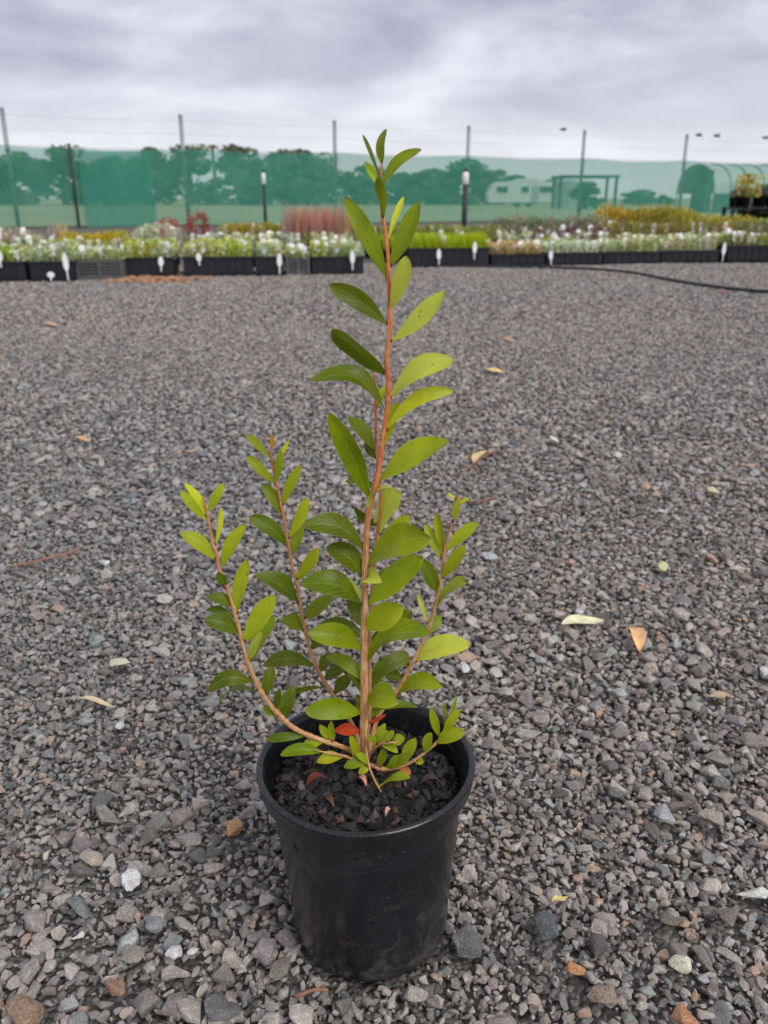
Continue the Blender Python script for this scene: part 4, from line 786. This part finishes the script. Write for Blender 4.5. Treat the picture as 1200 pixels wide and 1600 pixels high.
# ------------------------------------------------------------------ the shrub
plant = empty('potted_shrub', (POTC.x, POTC.y + 0.02, SOIL)); tag(plant, 'young shrub with red-brown stems and oval green leaves in the black pot', 'shrub')
P0 = plant.location.copy()
D, Dm, Lg, Li, Y_, RD, OR = (98, 116, 6), (134, 152, 12), (166, 180, 26), (214, 220, 78), (206, 210, 38), (226, 70, 34), (228, 150, 40)
LEAVES = [
 # main stem
 ('main', (597, 258), (601, 201), 18, Dm, .06, .1), ('main', (590, 278), (568, 208), 7, D, .10, .2), ('main', (592, 296), (570, 251), 14, Lg, .06, .4), ('main', (600, 298), (654, 228), 18, Dm, .06, .0),
 ('main', (598, 342), (594, 275), 19, Dm, -.05, -.5), ('main', (607, 440), (538, 307), 31, Dm, .03, .1), ('main', (611, 420), (655, 314), 31, Dm, .03, .0), ('main', (608, 382), (631, 305), 11, Y_, .04, .5),
 ('main', (613, 490), (636, 401), 28, Li, .05, -.3), ('main', (606, 512), (514, 444), 32, D, .12, -.1), ('main', (612, 538), (695, 454), 31, Li, -.04, -.1), ('main', (602, 588), (519, 515), 33, D, .10, .0),
 ('main', (610, 624), (703, 553), 35, Li, .10, -.1), ('main', (603, 642), (489, 586), 31, D, .16, -.2), ('main', (605, 678), (706, 604), 24, Y_, .09, .1), ('main', (603, 705), (622, 628), 22, Lg, .05, .3),
 ('main', (580, 786), (518, 645), 37, Dm, .06, -.35), ('second', (587, 708), (546, 650), 23, Dm, .05, .2), ('main', (592, 757), (703, 690), 43, Lg, .06, -.2), ('second', (592, 766), (541, 746), 14, D, .08, .3),
 ('main', (575, 800), (606, 758), 21, Li, .14, -.6), ('second', (590, 832), (622, 767), 38, Li, .05, -.2), ('second', (590, 848), (640, 805), 26, Lg, .05, .2), ('second', (590, 826), (553, 792), 15, D, .05, .3),
 ('main', (570, 862), (471, 820), 38, D, .14, -.3), ('main', (570, 902), (516, 850), 36, D, .06, -.1), ('main', (572, 884), (667, 832), 45, Dm, .06, -.35), ('main', (572, 946), (661, 871), 44, Lg, .03, -.1),
 ('main', (566, 916), (593, 906), 22, Li, .2, -1.2), ('main', (570, 988), (630, 946), 44, Lg, .06, -.5), ('second', (580, 1012), (642, 954), 30, D, .06, .1), ('main', (571, 1034), (665, 980), 37, Dm, .10, -.2),
 ('main', (566, 948), (467, 914), 42, D, .16, -.3), ('main', (567, 1014), (480, 990), 40, Dm, .12, -.4), ('second', (578, 1002), (498, 976), 24, D, .14, .1), ('main', (569, 1098), (623, 1096), 40, Dm, .14, -.5),
 ('main', (567, 1112), (479, 1106), 36, Dm, .10, -.4), ('second', (577, 1100), (539, 1028), 27, D, .06, .2), ('second', (578, 1090), (562, 1035), 22, Dm, .05, .1), ('second', (578, 1075), (602, 1030), 22, D, .05, .2),
 ('second', (577, 1112), (652, 1100), 15, D, .08, .1), ('second', (580, 950), (512, 895), 20, Li, .06, .3), ('second', (582, 930), (625, 888), 26, D, .06, .4), ('second', (580, 1060), (640, 1022), 28, D, .08, .3),
 ('second', (579, 985), (545, 935), 26, D, .08, .3), ('main', (569, 1065), (512, 1022), 24, Dm, .08, .3), ('second', (588, 880), (612, 848), 22, Dm, .08, .4), ('second', (586, 600), (560, 572), 10, Y_, .05, .1),
 ('second', (587, 640), (604, 600), 12, Lg, .05, .3), ('second', (588, 720), (570, 690), 14, D, .05, .4), ('second', (577, 1130), (556, 1085), 22, D, .06, .2), ('second', (577, 1125), (612, 1075), 22, Dm, .06, .3),
 # right branch
 ('right', (648, 1034), (733, 1003), 36, Li, .09, -.2), ('right', (681, 948), (728, 908), 30, Lg, .07, -.2), ('right', (685, 928), (659, 874), 25, D, .05, -.1), ('right', (696, 866), (747, 816), 20, Lg, .03, .1),
 ('right', (690, 908), (726, 852), 21, Lg, .03, -.2), ('right', (693, 872), (682, 800), 15, Lg, .05, .1), ('right', (692, 876), (665, 818), 15, Lg, .05, .2), ('right', (708, 816), (718, 777), 12, Y_, .04, -.2),
 ('right', (714, 792), (735, 777), 6, Y_, .05, .1), ('right', (713, 784), (700, 769), 6, Y_, .05, .2), ('right', (672, 976), (652, 926), 8, Li, .10, .2), ('right', (617, 1086), (688, 1067), 29, Dm, .10, -.3),
 ('right', (640, 1044), (612, 1020), 22, D, .08, .2), ('right', (630, 1060), (602, 1055), 22, D, .08, .3), ('right', (664, 994), (690, 960), 18, Dm, .05, .5),
 # left branch
 ('left', (322, 812), (288, 753), 14, Y_, .05, .1), ('left', (323, 818), (282, 766), 16, Lg, .05, -.2), ('left', (325, 800), (348, 755), 17, Lg, .05, .0), ('left', (337, 855), (346, 792), 10, Y_, .05, .3),
 ('left', (338, 878), (281, 832), 25, Lg, .08, -.1), ('left', (344, 893), (382, 820), 22, Lg, .04, .0), ('left', (351, 922), (340, 894), 16, D, .05, -.2), ('left', (367, 964), (386, 874), 23, Lg, .05, .1),
 ('left', (363, 950), (324, 931), 20, D, .10, -.2), ('left', (367, 966), (321, 950), 12, D, .08, .2), ('left', (373, 990), (320, 968), 30, D, .10, -.2), ('left', (380, 1006), (431, 930), 33, Lg, .04, .0),
 ('left', (388, 1040), (428, 962), 27, Dm, .04, .3), ('left', (386, 1032), (408, 988), 15, Li, .05, -.3), ('left', (400, 1068), (323, 1074), 27, D, .20, -.2), ('left', (406, 1080), (340, 1090), 18, D, .10, .3),
 ('left', (440, 1122), (411, 1104), 20, Dm, .08, .3), ('left', (432, 1112), (460, 1070), 18, D, .05, .4), ('left', (415, 1088), (425, 1040), 22, D, .06, .2), ('left', (432, 1110), (437, 1075), 12, D, .06, -.3), ('left', (446, 1126), (458, 1080), 26, D, .06, .2),
 # mid-left branch
 ('midleft', (424, 706), (424, 679), 8, OR, .03, .0), ('midleft', (424, 718), (385, 678), 14, Lg, .05, .1), ('midleft', (431, 760), (386, 712), 17, Lg, .05, -.1), ('midleft', (432, 754), (439, 706), 14, Lg, .05, -.2),
 ('midleft', (427, 728), (452, 687), 8, Y_, .05, .2), ('midleft', (440, 792), (469, 727), 18, Lg, .04, .0), ('midleft', (442, 812), (410, 755), 20, Dm, .05, .1), ('midleft', (449, 844), (478, 777), 20, Y_, .04, -.2),
 ('midleft', (450, 856), (389, 807), 27, D, .08, -.1), ('midleft', (455, 872), (473, 824), 19, Dm, .05, .3), ('midleft', (463, 910), (496, 855), 21, Lg, .04, .0), ('midleft', (467, 946), (400, 898), 30, D, .09, -.2),
 ('midleft', (462, 908), (472, 893), 6, Y_, .1, -.4), ('midleft', (474, 968), (521, 932), 25, Dm, .05, .1), ('midleft', (476, 986), (438, 970), 26, Dm, .10, -.2), ('midleft', (492, 1040), (410, 1040), 27, D, .22, -.2),
 ('midleft', (484, 1018), (512, 985), 20, D, .06, .3), ('midleft', (498, 1052), (520, 1020), 20, D, .06, .2), ('midleft', (512, 1074), (440, 1090), 9, D, .10, .2), ('midleft', (505, 1062), (545, 1040), 20, D, .06, .2), ('midleft', (520, 1088), (548, 1050), 22, D, .06, .2),
 ('midleft', (540, 1120), (500, 1105), 14, D, .06, -.3),
 # low shoots over the potting mix
 ('left', (482, 1150), (415, 1153), 16, D, .08, -.1), ('left', (508, 1158), (473, 1163), 19, Lg, .06, -.4), ('lowleft', (508, 1176), (438, 1175), 21, Dm, .06, -.1), ('lowleft', (540, 1182), (494, 1190), 20, Y_, .06, -.3),
 ('left', (512, 1160), (500, 1132), 12, Lg, .04, .1), ('left', (520, 1163), (518, 1126), 14, Lg, .04, .0), ('main', (567, 1146), (522, 1138), 20, RD, .06, .2), ('lowleft', (560, 1190), (548, 1150), 14, Lg, .04, -.2),
 ('lowright', (578, 1170), (612, 1212), 14, RD, -.05, -.3), ('lowright', (622, 1197), (642, 1210), 13, (196, 110, 70), .05, -.3), ('root', (574, 1192), (537, 1199), 19, Dm, .08, -.2), ('root', (578, 1200), (560, 1208), 14, Lg, .06, -.2),
 ('root', (592, 1230), (642, 1216), 19, Lg, .10, .0), ('inner', (592, 1166), (605, 1141), 14, Lg, .04, .0), ('inner', (603, 1162), (615, 1141), 12, Lg, .04, .1), ('inner', (612, 1172), (633, 1154), 18, Lg, .05, -.1),
 ('lowright', (628, 1192), (649, 1153), 20, Lg, .05, .0), ('inner', (596, 1170), (622, 1174), 13, Lg, .06, -.4), ('lowright', (600, 1196), (642, 1178), 18, Dm, .05, -.1), ('lowright', (660, 1178), (674, 1145), 18, Lg, .04, .0),
 ('lowright', (688, 1155), (674, 1107), 14, Dm, .05, .1), ('lowright', (696, 1138), (697, 1096), 9, Lg, .04, .1), ('lowright', (692, 1150), (719, 1109), 15, Lg, .04, -.1), ('lowright', (703, 1124), (714, 1087), 7, Lg, .04, .2),
 ('lowright', (680, 1164), (724, 1140), 24, Lg, .06, -.2), ('lowright', (648, 1188), (662, 1190), 15, Lg, .05, -.4), ('main', (573, 1136), (604, 1116), 7, RD, .05, .2), ('inner', (582, 1172), (602, 1130), 14, Lg, .05, .2),
 ('root', (576, 1196), (556, 1176), 12, Lg, .05, -.1), ('inner', (590, 1166), (575, 1150), 12, Dm, .05, -.2), ('lowright', (590, 1198), (600, 1170), 14, Dm, .05, -.2), ('lowright', (610, 1200), (622, 1180), 14, Lg, .05, -.3)]
STEMS = {}
def stem(key, pts, rads, parent=None, k=7):
    """pts: (x px, y px, distance Y); rads in metres"""
    P = [at_y(x, y, Y) for x, y, Y in pts]; C = catmull(P, 11)
    R = np.interp(np.linspace(0, 1, len(C)), np.linspace(0, 1, len(rads)), rads)
    R = [r * (1 + 0.13 * noise.noise(c * 140) + 0.08 * math.sin(i * 1.9)) for i, (r, c) in enumerate(zip(R, C))]
    PXs = [project(c)[:2] for c in C]; R = [r * 0.76 for r in R]; RB = list(R)
    for L_ in LEAVES:                                   # swollen node under every leaf
        if L_[0] == key:
            i0 = min(range(len(C)), key=lambda i: (PXs[i][0] - L_[1][0]) ** 2 + (PXs[i][1] - L_[1][1]) ** 2)
            for dj, fct in ((-2, 1.03), (-1, 1.1), (0, 1.2), (1, 1.06)):
                if 0 <= i0 + dj < len(R): R[i0 + dj] = min(max(R[i0 + dj], RB[i0 + dj] * fct), RB[i0 + dj] + 0.0005)
    b = MB(); b.tube([c - P0 for c in C], R, 12, True, 0.09); o = b.build('stem' if key == 'main' else 'branch', M_STEM, plant, True)
    ln = 0.0; pc = []
    for i, c in enumerate(C):
        if i: ln += (C[i] - C[i - 1]).length
        for w in range(12): pc += [math.cos(w * math.pi / 6) * 2.2, math.sin(w * math.pi / 6) * 2.2, ln * 55]
    at_ = o.data.attributes.new('grain', 'FLOAT_VECTOR', 'POINT'); at_.data.foreach_set('vector', pc)
    STEMS[key] = (o, C, [project(c)[:2] for c in C], R); return o
stem('main', [(570, 1206, .652), (569, 1165, .652), (569, 1100, .652), (569, 1000, .652), (570, 930, .65), (571, 868, .65), (576, 800, .648), (590, 745, .648), (597, 690, .648), (605, 640, .648), (607, 600, .648), (604, 562, .648), (609, 510, .65), (607, 420, .652), (604, 376, .653), (598, 340, .655), (594, 300, .656), (595, 273, .657), (598, 250, .658)],
     [.0058, .0052, .0044, .0040, .0037, .0035, .0032, .0030, .0028, .0027, .0026, .0025, .0023, .0021, .0019, .0017, .0014, .0012, .0008])
stem('second', [(574, 1190, .662), (577, 1100, .672), (579, 955, .674), (585, 895, .674), (589, 839, .674), (595, 784, .674), (592, 740, .674), (588, 700, .674), (587, 652, .674), (586, 600, .674), (580, 572, .674), (570, 554, .674)], [.0024, .0022, .002, .0019, .0018, .0017, .0016, .0016, .0015, .0014, .001, .0005])
stem('left', [(566, 1190, .650), (544, 1171, .645), (507, 1158, .637), (480, 1148, .632), (454, 1134, .628), (430, 1110, .625), (410, 1084, .622), (391, 1045, .62), (381, 1013, .62), (371, 973, .62), (364, 948, .62), (353, 914, .62), (342, 888, .62), (339, 866, .62), (331, 843, .621), (325, 807, .622), (317, 776, .623)],
     [.0032, .003, .003, .0029, .0029, .0028, .0026, .0023, .0022, .0021, .002, .0018, .0017, .0016, .0014, .0012, .0008])
stem('midleft', [(568, 1188, .668), (552, 1135, .69), (525, 1093, .70), (503, 1058, .70), (488, 1028, .70), (476, 982, .70), (468, 938, .70), (464, 914, .70), (457, 887, .70), (450, 848, .70), (442, 801, .70), (432, 755, .70), (424, 716, .70), (424, 696, .70)],
     [.003, .0028, .0026, .0025, .0024, .0023, .0022, .0021, .002, .0019, .0017, .0014, .0012, .0008])
stem('right', [(574, 1188, .668), (590, 1122, .690), (615, 1087, .70), (634, 1056, .70), (652, 1021, .70), (669, 983, .70), (680, 947, .70), (688, 910, .70), (695, 857, .70), (706, 820, .70), (712, 790, .70), (716, 774, .70)],
     [.0032, .003, .0028, .0026, .0024, .0023, .0022, .002, .0018, .0014, .001, .0006])
stem('lowright', [(572, 1192, .648), (600, 1202, .640), (634, 1195, .640), (661, 1178, .640), (686, 1156, .642), (698, 1132, .643), (710, 1108, .644)], [.0022, .0022, .002, .0018, .0015, .001, .0005])
stem('root', [(571, 1165, .646), (577, 1198, .634), (587, 1222, .620), (596, 1238, .612)], [.0014, .0014, .0012, .0008])
stem('inner', [(570, 1190, .655), (590, 1165, .640), (612, 1160, .632), (632, 1158, .630)], [.0018, .0015, .0012, .0006])
stem('lowleft', [(568, 1195, .650), (540, 1182, .632), (510, 1176, .624), (490, 1172, .620)], [.0018, .0015, .0012, .0006])

bud_me = None
bm = bmesh.new(); bmesh.ops.create_icosphere(bm, subdivisions=1, radius=1.0)
for v in bm.verts: v.co.z *= 1.7
for f_ in bm.faces: f_.smooth = True
bud_me = bpy.data.meshes.new('bud'); bm.to_mesh(bud_me); bm.free(); bud_me.materials.append(M_BUD)

CAM = Vector((0, 0, CAMH))
def leaf(key, base, tip, wpx, col, arch=0.10, dz=None, under=False, fold=0.22, shape=0.9, twist=None, snap=True):
    o_, C, PX, R = STEMS[key]
    bi = min(range(len(C)), key=lambda i: (PX[i][0] - base[0]) ** 2 + (PX[i][1] - base[1]) ** 2)
    B = C[bi]; Yb = B.y
    if dz is None: dz = random.uniform(-0.4, 0.4)
    if not snap: B = at_y(base[0], base[1], Yb); 
    T0 = at_y(tip[0], tip[1], Yb); L0 = (T0 - B).length; T = at_y(tip[0], tip[1], Yb + dz * L0)
    a = T - B; L = a.length; a.normalize(); mid = (B + T) / 2
    tc_ = (CAM - mid).normalized(); n0 = tc_ * 0.8 + Vector((0, 0, 1)) * 0.4 + Vector((random.gauss(0, .34), random.gauss(0, .3), random.gauss(0, .34)))
    nrm = (n0 - a * n0.dot(a)).normalized()
    if twist is not None: nrm = Matrix.Rotation(twist, 3, a) @ nrm
    face = max(0.62, abs(nrm.dot((tc_ - a * tc_.dot(a)).normalized()))); _, _, zc = project(mid); W = 0.93 * wpx / FPX * zc / face
    if twist is not None: W = wpx / FPX * zc
    sd_ = a.cross(nrm); up_ = Vector((0, 0, 1)) - a * a.z; bow = nrm * 0.55 + up_ * (0.85 if arch > 0.055 else 0.0)
    NS, NC = 14, 6; V = []; UV = []; Fc = []; wob = random.uniform(0, 10); side = random.uniform(-.05, .05); sm = random.uniform(0.56, 0.66); bl = random.uniform(2.1, 3.0) if L > 0.03 else 1.6; tw = random.gauss(0, 0.35); curl = random.uniform(-0.02, 0.14); cup = random.uniform(-0.25, 0.3)
    for i in range(NS + 1):
        s = i / NS; se = 0.5 - 0.5 * math.cos(math.pi * s) if i not in (0, NS) else s
        s = 0.35 * s + 0.65 * se
        w = math.sin(math.pi / 2 * s / sm) ** 1.12 if s < sm else (1 - ((s - sm) / (1 - sm)) ** bl) ** 0.72
        w = max(w, 0.05 if s < 0.5 else 0.03)
        c = B + a * (L * s) + bow * (arch * L * math.sin(math.pi * s ** 1.1)) + sd_ * (side * L * math.sin(math.pi * s))
        c = c - bow * (curl * L * max(0, s - 0.45) ** 2 * 2.5); Rt = Matrix.Rotation(tw * (s - 0.4), 3, a); sds, nrs = Rt @ sd_, Rt @ nrm
        for j in range(NC + 1):
            t = 2 * j / NC - 1; x = t * W / 2 * w
            ripple = 0.05 * W * math.sin(s * 8 + wob + t * 1.5) * abs(t) + cup * t * t * abs(t) * W * 0.5 * w * (1 - s)
            V.append(c + sds * x + nrs * ((fold * abs(t) ** 1.4 * W / 2 * w) + ripple) - B); UV.append((s, t))
    for i in range(NS):
        for j in range(NC):
            q0 = i * (NC + 1) + j; Fc.append((q0, q0 + 1, q0 + NC + 2, q0 + NC + 1) if not under else (q0, q0 + NC + 1, q0 + NC + 2, q0 + 1))
    me = bpy.data.meshes.new('leaf'); me.from_pydata([tuple(v) for v in V], [], Fc); me.materials.append(M_LEAF)
    uvl = me.uv_layers.new(name='UVMap'); uvl.data.foreach_set('uv', [c for lp in me.loops for c in UV[lp.vertex_index]])
    me.polygons.foreach_set('use_smooth', [True] * len(me.polygons)); me.update()
    o = bpy.data.objects.new('leaf', me); COL.objects.link(o); o.parent = o_; o.location = B - P0
    v = random.uniform(0.9, 1.12); o.color = tuple(min(1, c * v * random.uniform(0.95, 1.06)) for c in lin(*col)[:3]) + (1,)
    if snap and random.random() < 0.75:
        bo = bpy.data.objects.new('bud', bud_me); COL.objects.link(bo); bo.parent = o_; r = R[bi]
        sdir = (C[min(bi + 1, len(C) - 1)] - C[max(bi - 1, 0)]).normalized(); out = (a - sdir * a.dot(sdir)).normalized()
        bo.location = B - P0 + out * r * 0.95 + sdir * 0.0025; bs = random.uniform(0.0008, 0.0014); bo.scale = (bs, bs, bs * 1.1); bo.rotation_euler = (random.uniform(-.4, .4), math.copysign(0.5, a.x), 0)
    return o
for L_ in LEAVES:
    key, b_, t_, w_, c_, ar, dz = L_
    leaf(key, b_, t_, w_, c_, ar, dz, under=(c_ is Li), fold=random.uniform(0.12, 0.38))

# ------------------------------------------------------------------ loose leaves, twigs and pale stones lying on the gravel
def litter(name, pts, wpx, col, label, cat='leaf', lift=0.004, curl=0.15):
    A, B = at_z(pts[0][0], pts[0][1], lift), at_z(pts[1][0], pts[1][1], lift); a = B - A; L = a.length; a.normalize(); sd_ = Vector((-a.y, a.x, 0)); _, _, zc = project((A + B) / 2); W = wpx / FPX * zc * 1.5
    V = []; Fc = []; UV = []
    for i in range(11):
        s = i / 10; w = max(0.03, math.sin(math.pi * s ** 0.9) ** 0.7 if 0 < s < 1 else 0.03); c = A + a * L * s + Vector((0, 0, curl * L * 0.4 * math.sin(math.pi * s) + 0.002 * math.sin(s * 7))) + sd_ * (0.06 * L * math.sin(math.pi * s))
        for j in range(5): t = j / 2 - 1; V.append(c + sd_ * (t * W / 2 * w) + Vector((0, 0, curl * abs(t) * W * 0.5))); UV.append((s, t))
    for i in range(10):
        for j in range(4): q0 = i * 5 + j; Fc.append((q0, q0 + 1, q0 + 6, q0 + 5))
    o = mesh_obj(name, V, Fc, M_DRY, None, True); o.color = tuple(min(0.86, c * 1.2) for c in lin(*col)[:3]) + (1,); return tag(o, label, cat)
q = Mat('dry_leaf'); oi = q.n('ShaderNodeObjectInfo'); tc = q.n('ShaderNodeTexCoord'); nz = q.noise(60, 5, 0.65, tc.outputs['Object'])
g = q.ramp(nz.outputs['Fac'], [(0.3, (0.7, 0.66, 0.6, 1)), (0.65, (1.1, 1.08, 1.05, 1))]); q.base(q.mix(1.0, oi.outputs['Color'], g.outputs[0], 'MULTIPLY')); q.rough(0.75); q.bump(nz.outputs['Fac'], 0.4, 0.001); M_DRY = q.m
litter('dry_leaf', ((877, 977), (944, 972)), 20, (226, 218, 180), 'large cream dead leaf lying on gravel right of the shrub', lift=0.005)
litter('dry_leaf', ((983, 984), (999, 1024)), 15, (226, 178, 128), 'curled orange-tan dead leaf below the large cream leaf', curl=0.4)
litter('dry_leaf', ((112, 684), (142, 692)), 8, (200, 160, 118), 'tan dead leaf alone on the open gravel beyond the left branch')
litter('dry_leaf', ((60, 507), (90, 510)), 7, (208, 168, 128), 'small tan dead leaf near the tray of pale seedlings')
litter('dry_leaf', ((754, 578), (786, 584)), 13, (216, 190, 124), 'yellowish dead leaf on gravel beside the upper stem')
litter('dry_leaf', ((740, 724), (760, 706)), 10, (206, 180, 130), 'narrow straw-coloured leaf beside the big light leaf')
litter('dry_leaf', ((780, 530), (806, 534)), 7, (200, 156, 118), 'small brown dead leaf on the gravel beyond the yellowish leaf')
litter('dry_leaf', ((1116, 457), (1138, 458)), 6, (206, 112, 84), 'orange scrap lying by the black hose')
litter('dry_leaf', ((116, 1094), (180, 1108)), 7, (196, 180, 146), 'thin pale strap of dead leaf left of the pot rim', curl=0.2)
litter('dry_leaf', ((862, 1410), (888, 1403)), 7, (216, 200, 130), 'small yellow leaf tip on gravel right of the pot', curl=0.2)
def dead_on_mix(pa, pb, w, col, label):
    A = at_z(pa[0], pa[1], SOIL + 0.008); B = at_z(pb[0], pb[1], SOIL + 0.009); a = (B - A); L = a.length; a.normalize(); sd_ = Vector((-a.y, a.x, 0)); V = []; Fc = []
    for i in range(9):
        s = i / 8; ww = max(0.05, math.sin(math.pi * s ** 0.8) ** 0.9 if 0 < s < 1 else 0.05) * w / FPX * 0.42; A = A + sd_ * 0.0004 * math.sin(s * 5)
        c = A + a * L * s + Vector((0, 0, 0.004 * math.sin(math.pi * s)))
        for t in (-1, 0, 1): V.append(c + sd_ * ww * t + Vector((0, 0, ww * 0.8 * abs(t))))
    for i in range(8):
        for j in range(2): q0 = i * 3 + j; Fc.append((q0, q0 + 1, q0 + 4, q0 + 3))
    o = mesh_obj('fallen_leaf', V, Fc, M_DRY, None, True); o.color = lin(*col); tag(o, label, 'leaf')
dead_on_mix((478, 1228), (512, 1216), 14, (112, 44, 36), 'curled dark red fallen leaf on the potting mix')
dead_on_mix((504, 1250), (522, 1262), 10, (98, 64, 48), 'small brown fallen leaf on the potting mix near the rim')
dead_on_mix((557, 1217), (573, 1229), 9, (214, 150, 120), 'pinkish bark flake on the mix below the stem')
dead_on_mix((602, 1276), (614, 1268), 7, (206, 160, 150), 'tiny pink flake on the mix close to the rim tab')
dead_on_mix((655, 1226), (690, 1222), 12, (74, 46, 42), 'dull maroon leaf on the mix right of the half red leaf')
def twig(pts, r, label, col=None):
    b = MB(); P = [at_z(x, y, 0.006) for x, y in pts]
    for i, p in enumerate(P): p.z = 0.005 + 0.004 * (i % 2)
    b.tube(catmull(P, 5), r, 7, True, 0.2); tag(b.build('twig', M_TWIG, None, True), label, 'twig')
twig([(14, 886), (60, 878), (100, 866), (128, 858)], 0.0022, 'long thin reddish twig on the open gravel left of the shrub')
twig([(718, 742), (745, 722), (765, 708), (782, 704)], 0.0022, 'short reddish twig beside the narrow straw-coloured leaf')
twig([(700, 770), (735, 786), (775, 776)], 0.0018, 'thin pinkish twig behind the tip of the right branch')
twig([(462, 1557), (488, 1551), (512, 1545)], 0.0016, 'straw-coloured twig lying just in front of the pot')
def pebble(x, y, wpx, col, label, k, squash=0.75):
    p = at_z(x, y, 0.003); _, _, zc = project(p); s = wpx / FPX * zc * 1.22
    me = ROCKS[k % len(ROCKS)].copy(); me.materials.clear(); me.materials.append(M_LOOSE)
    o = bpy.data.objects.new('stone', me); COL.objects.link(o); o.location = (p.x, p.y, 0.002 + 0.16 * s); o.scale = (s, s * 0.95, s * squash); o.rotation_euler = (random.gauss(0, .15), random.gauss(0, .15), random.uniform(0, 6.28)); o.color = tuple(min(0.86, c * 1.55) for c in lin(*col)[:3]) + (1,)
    return tag(o, label, 'stone')
for i, (x, y, w, c, lb) in enumerate(STN): pebble(x, y, w, c, lb, i * 5 + 1, 0.8 if w < 40 else 0.62)

for i, p_ in enumerate(protos):
    if not used[i]:
        for ch in list(p_.children): bpy.data.objects.remove(ch)
        bpy.data.objects.remove(p_)
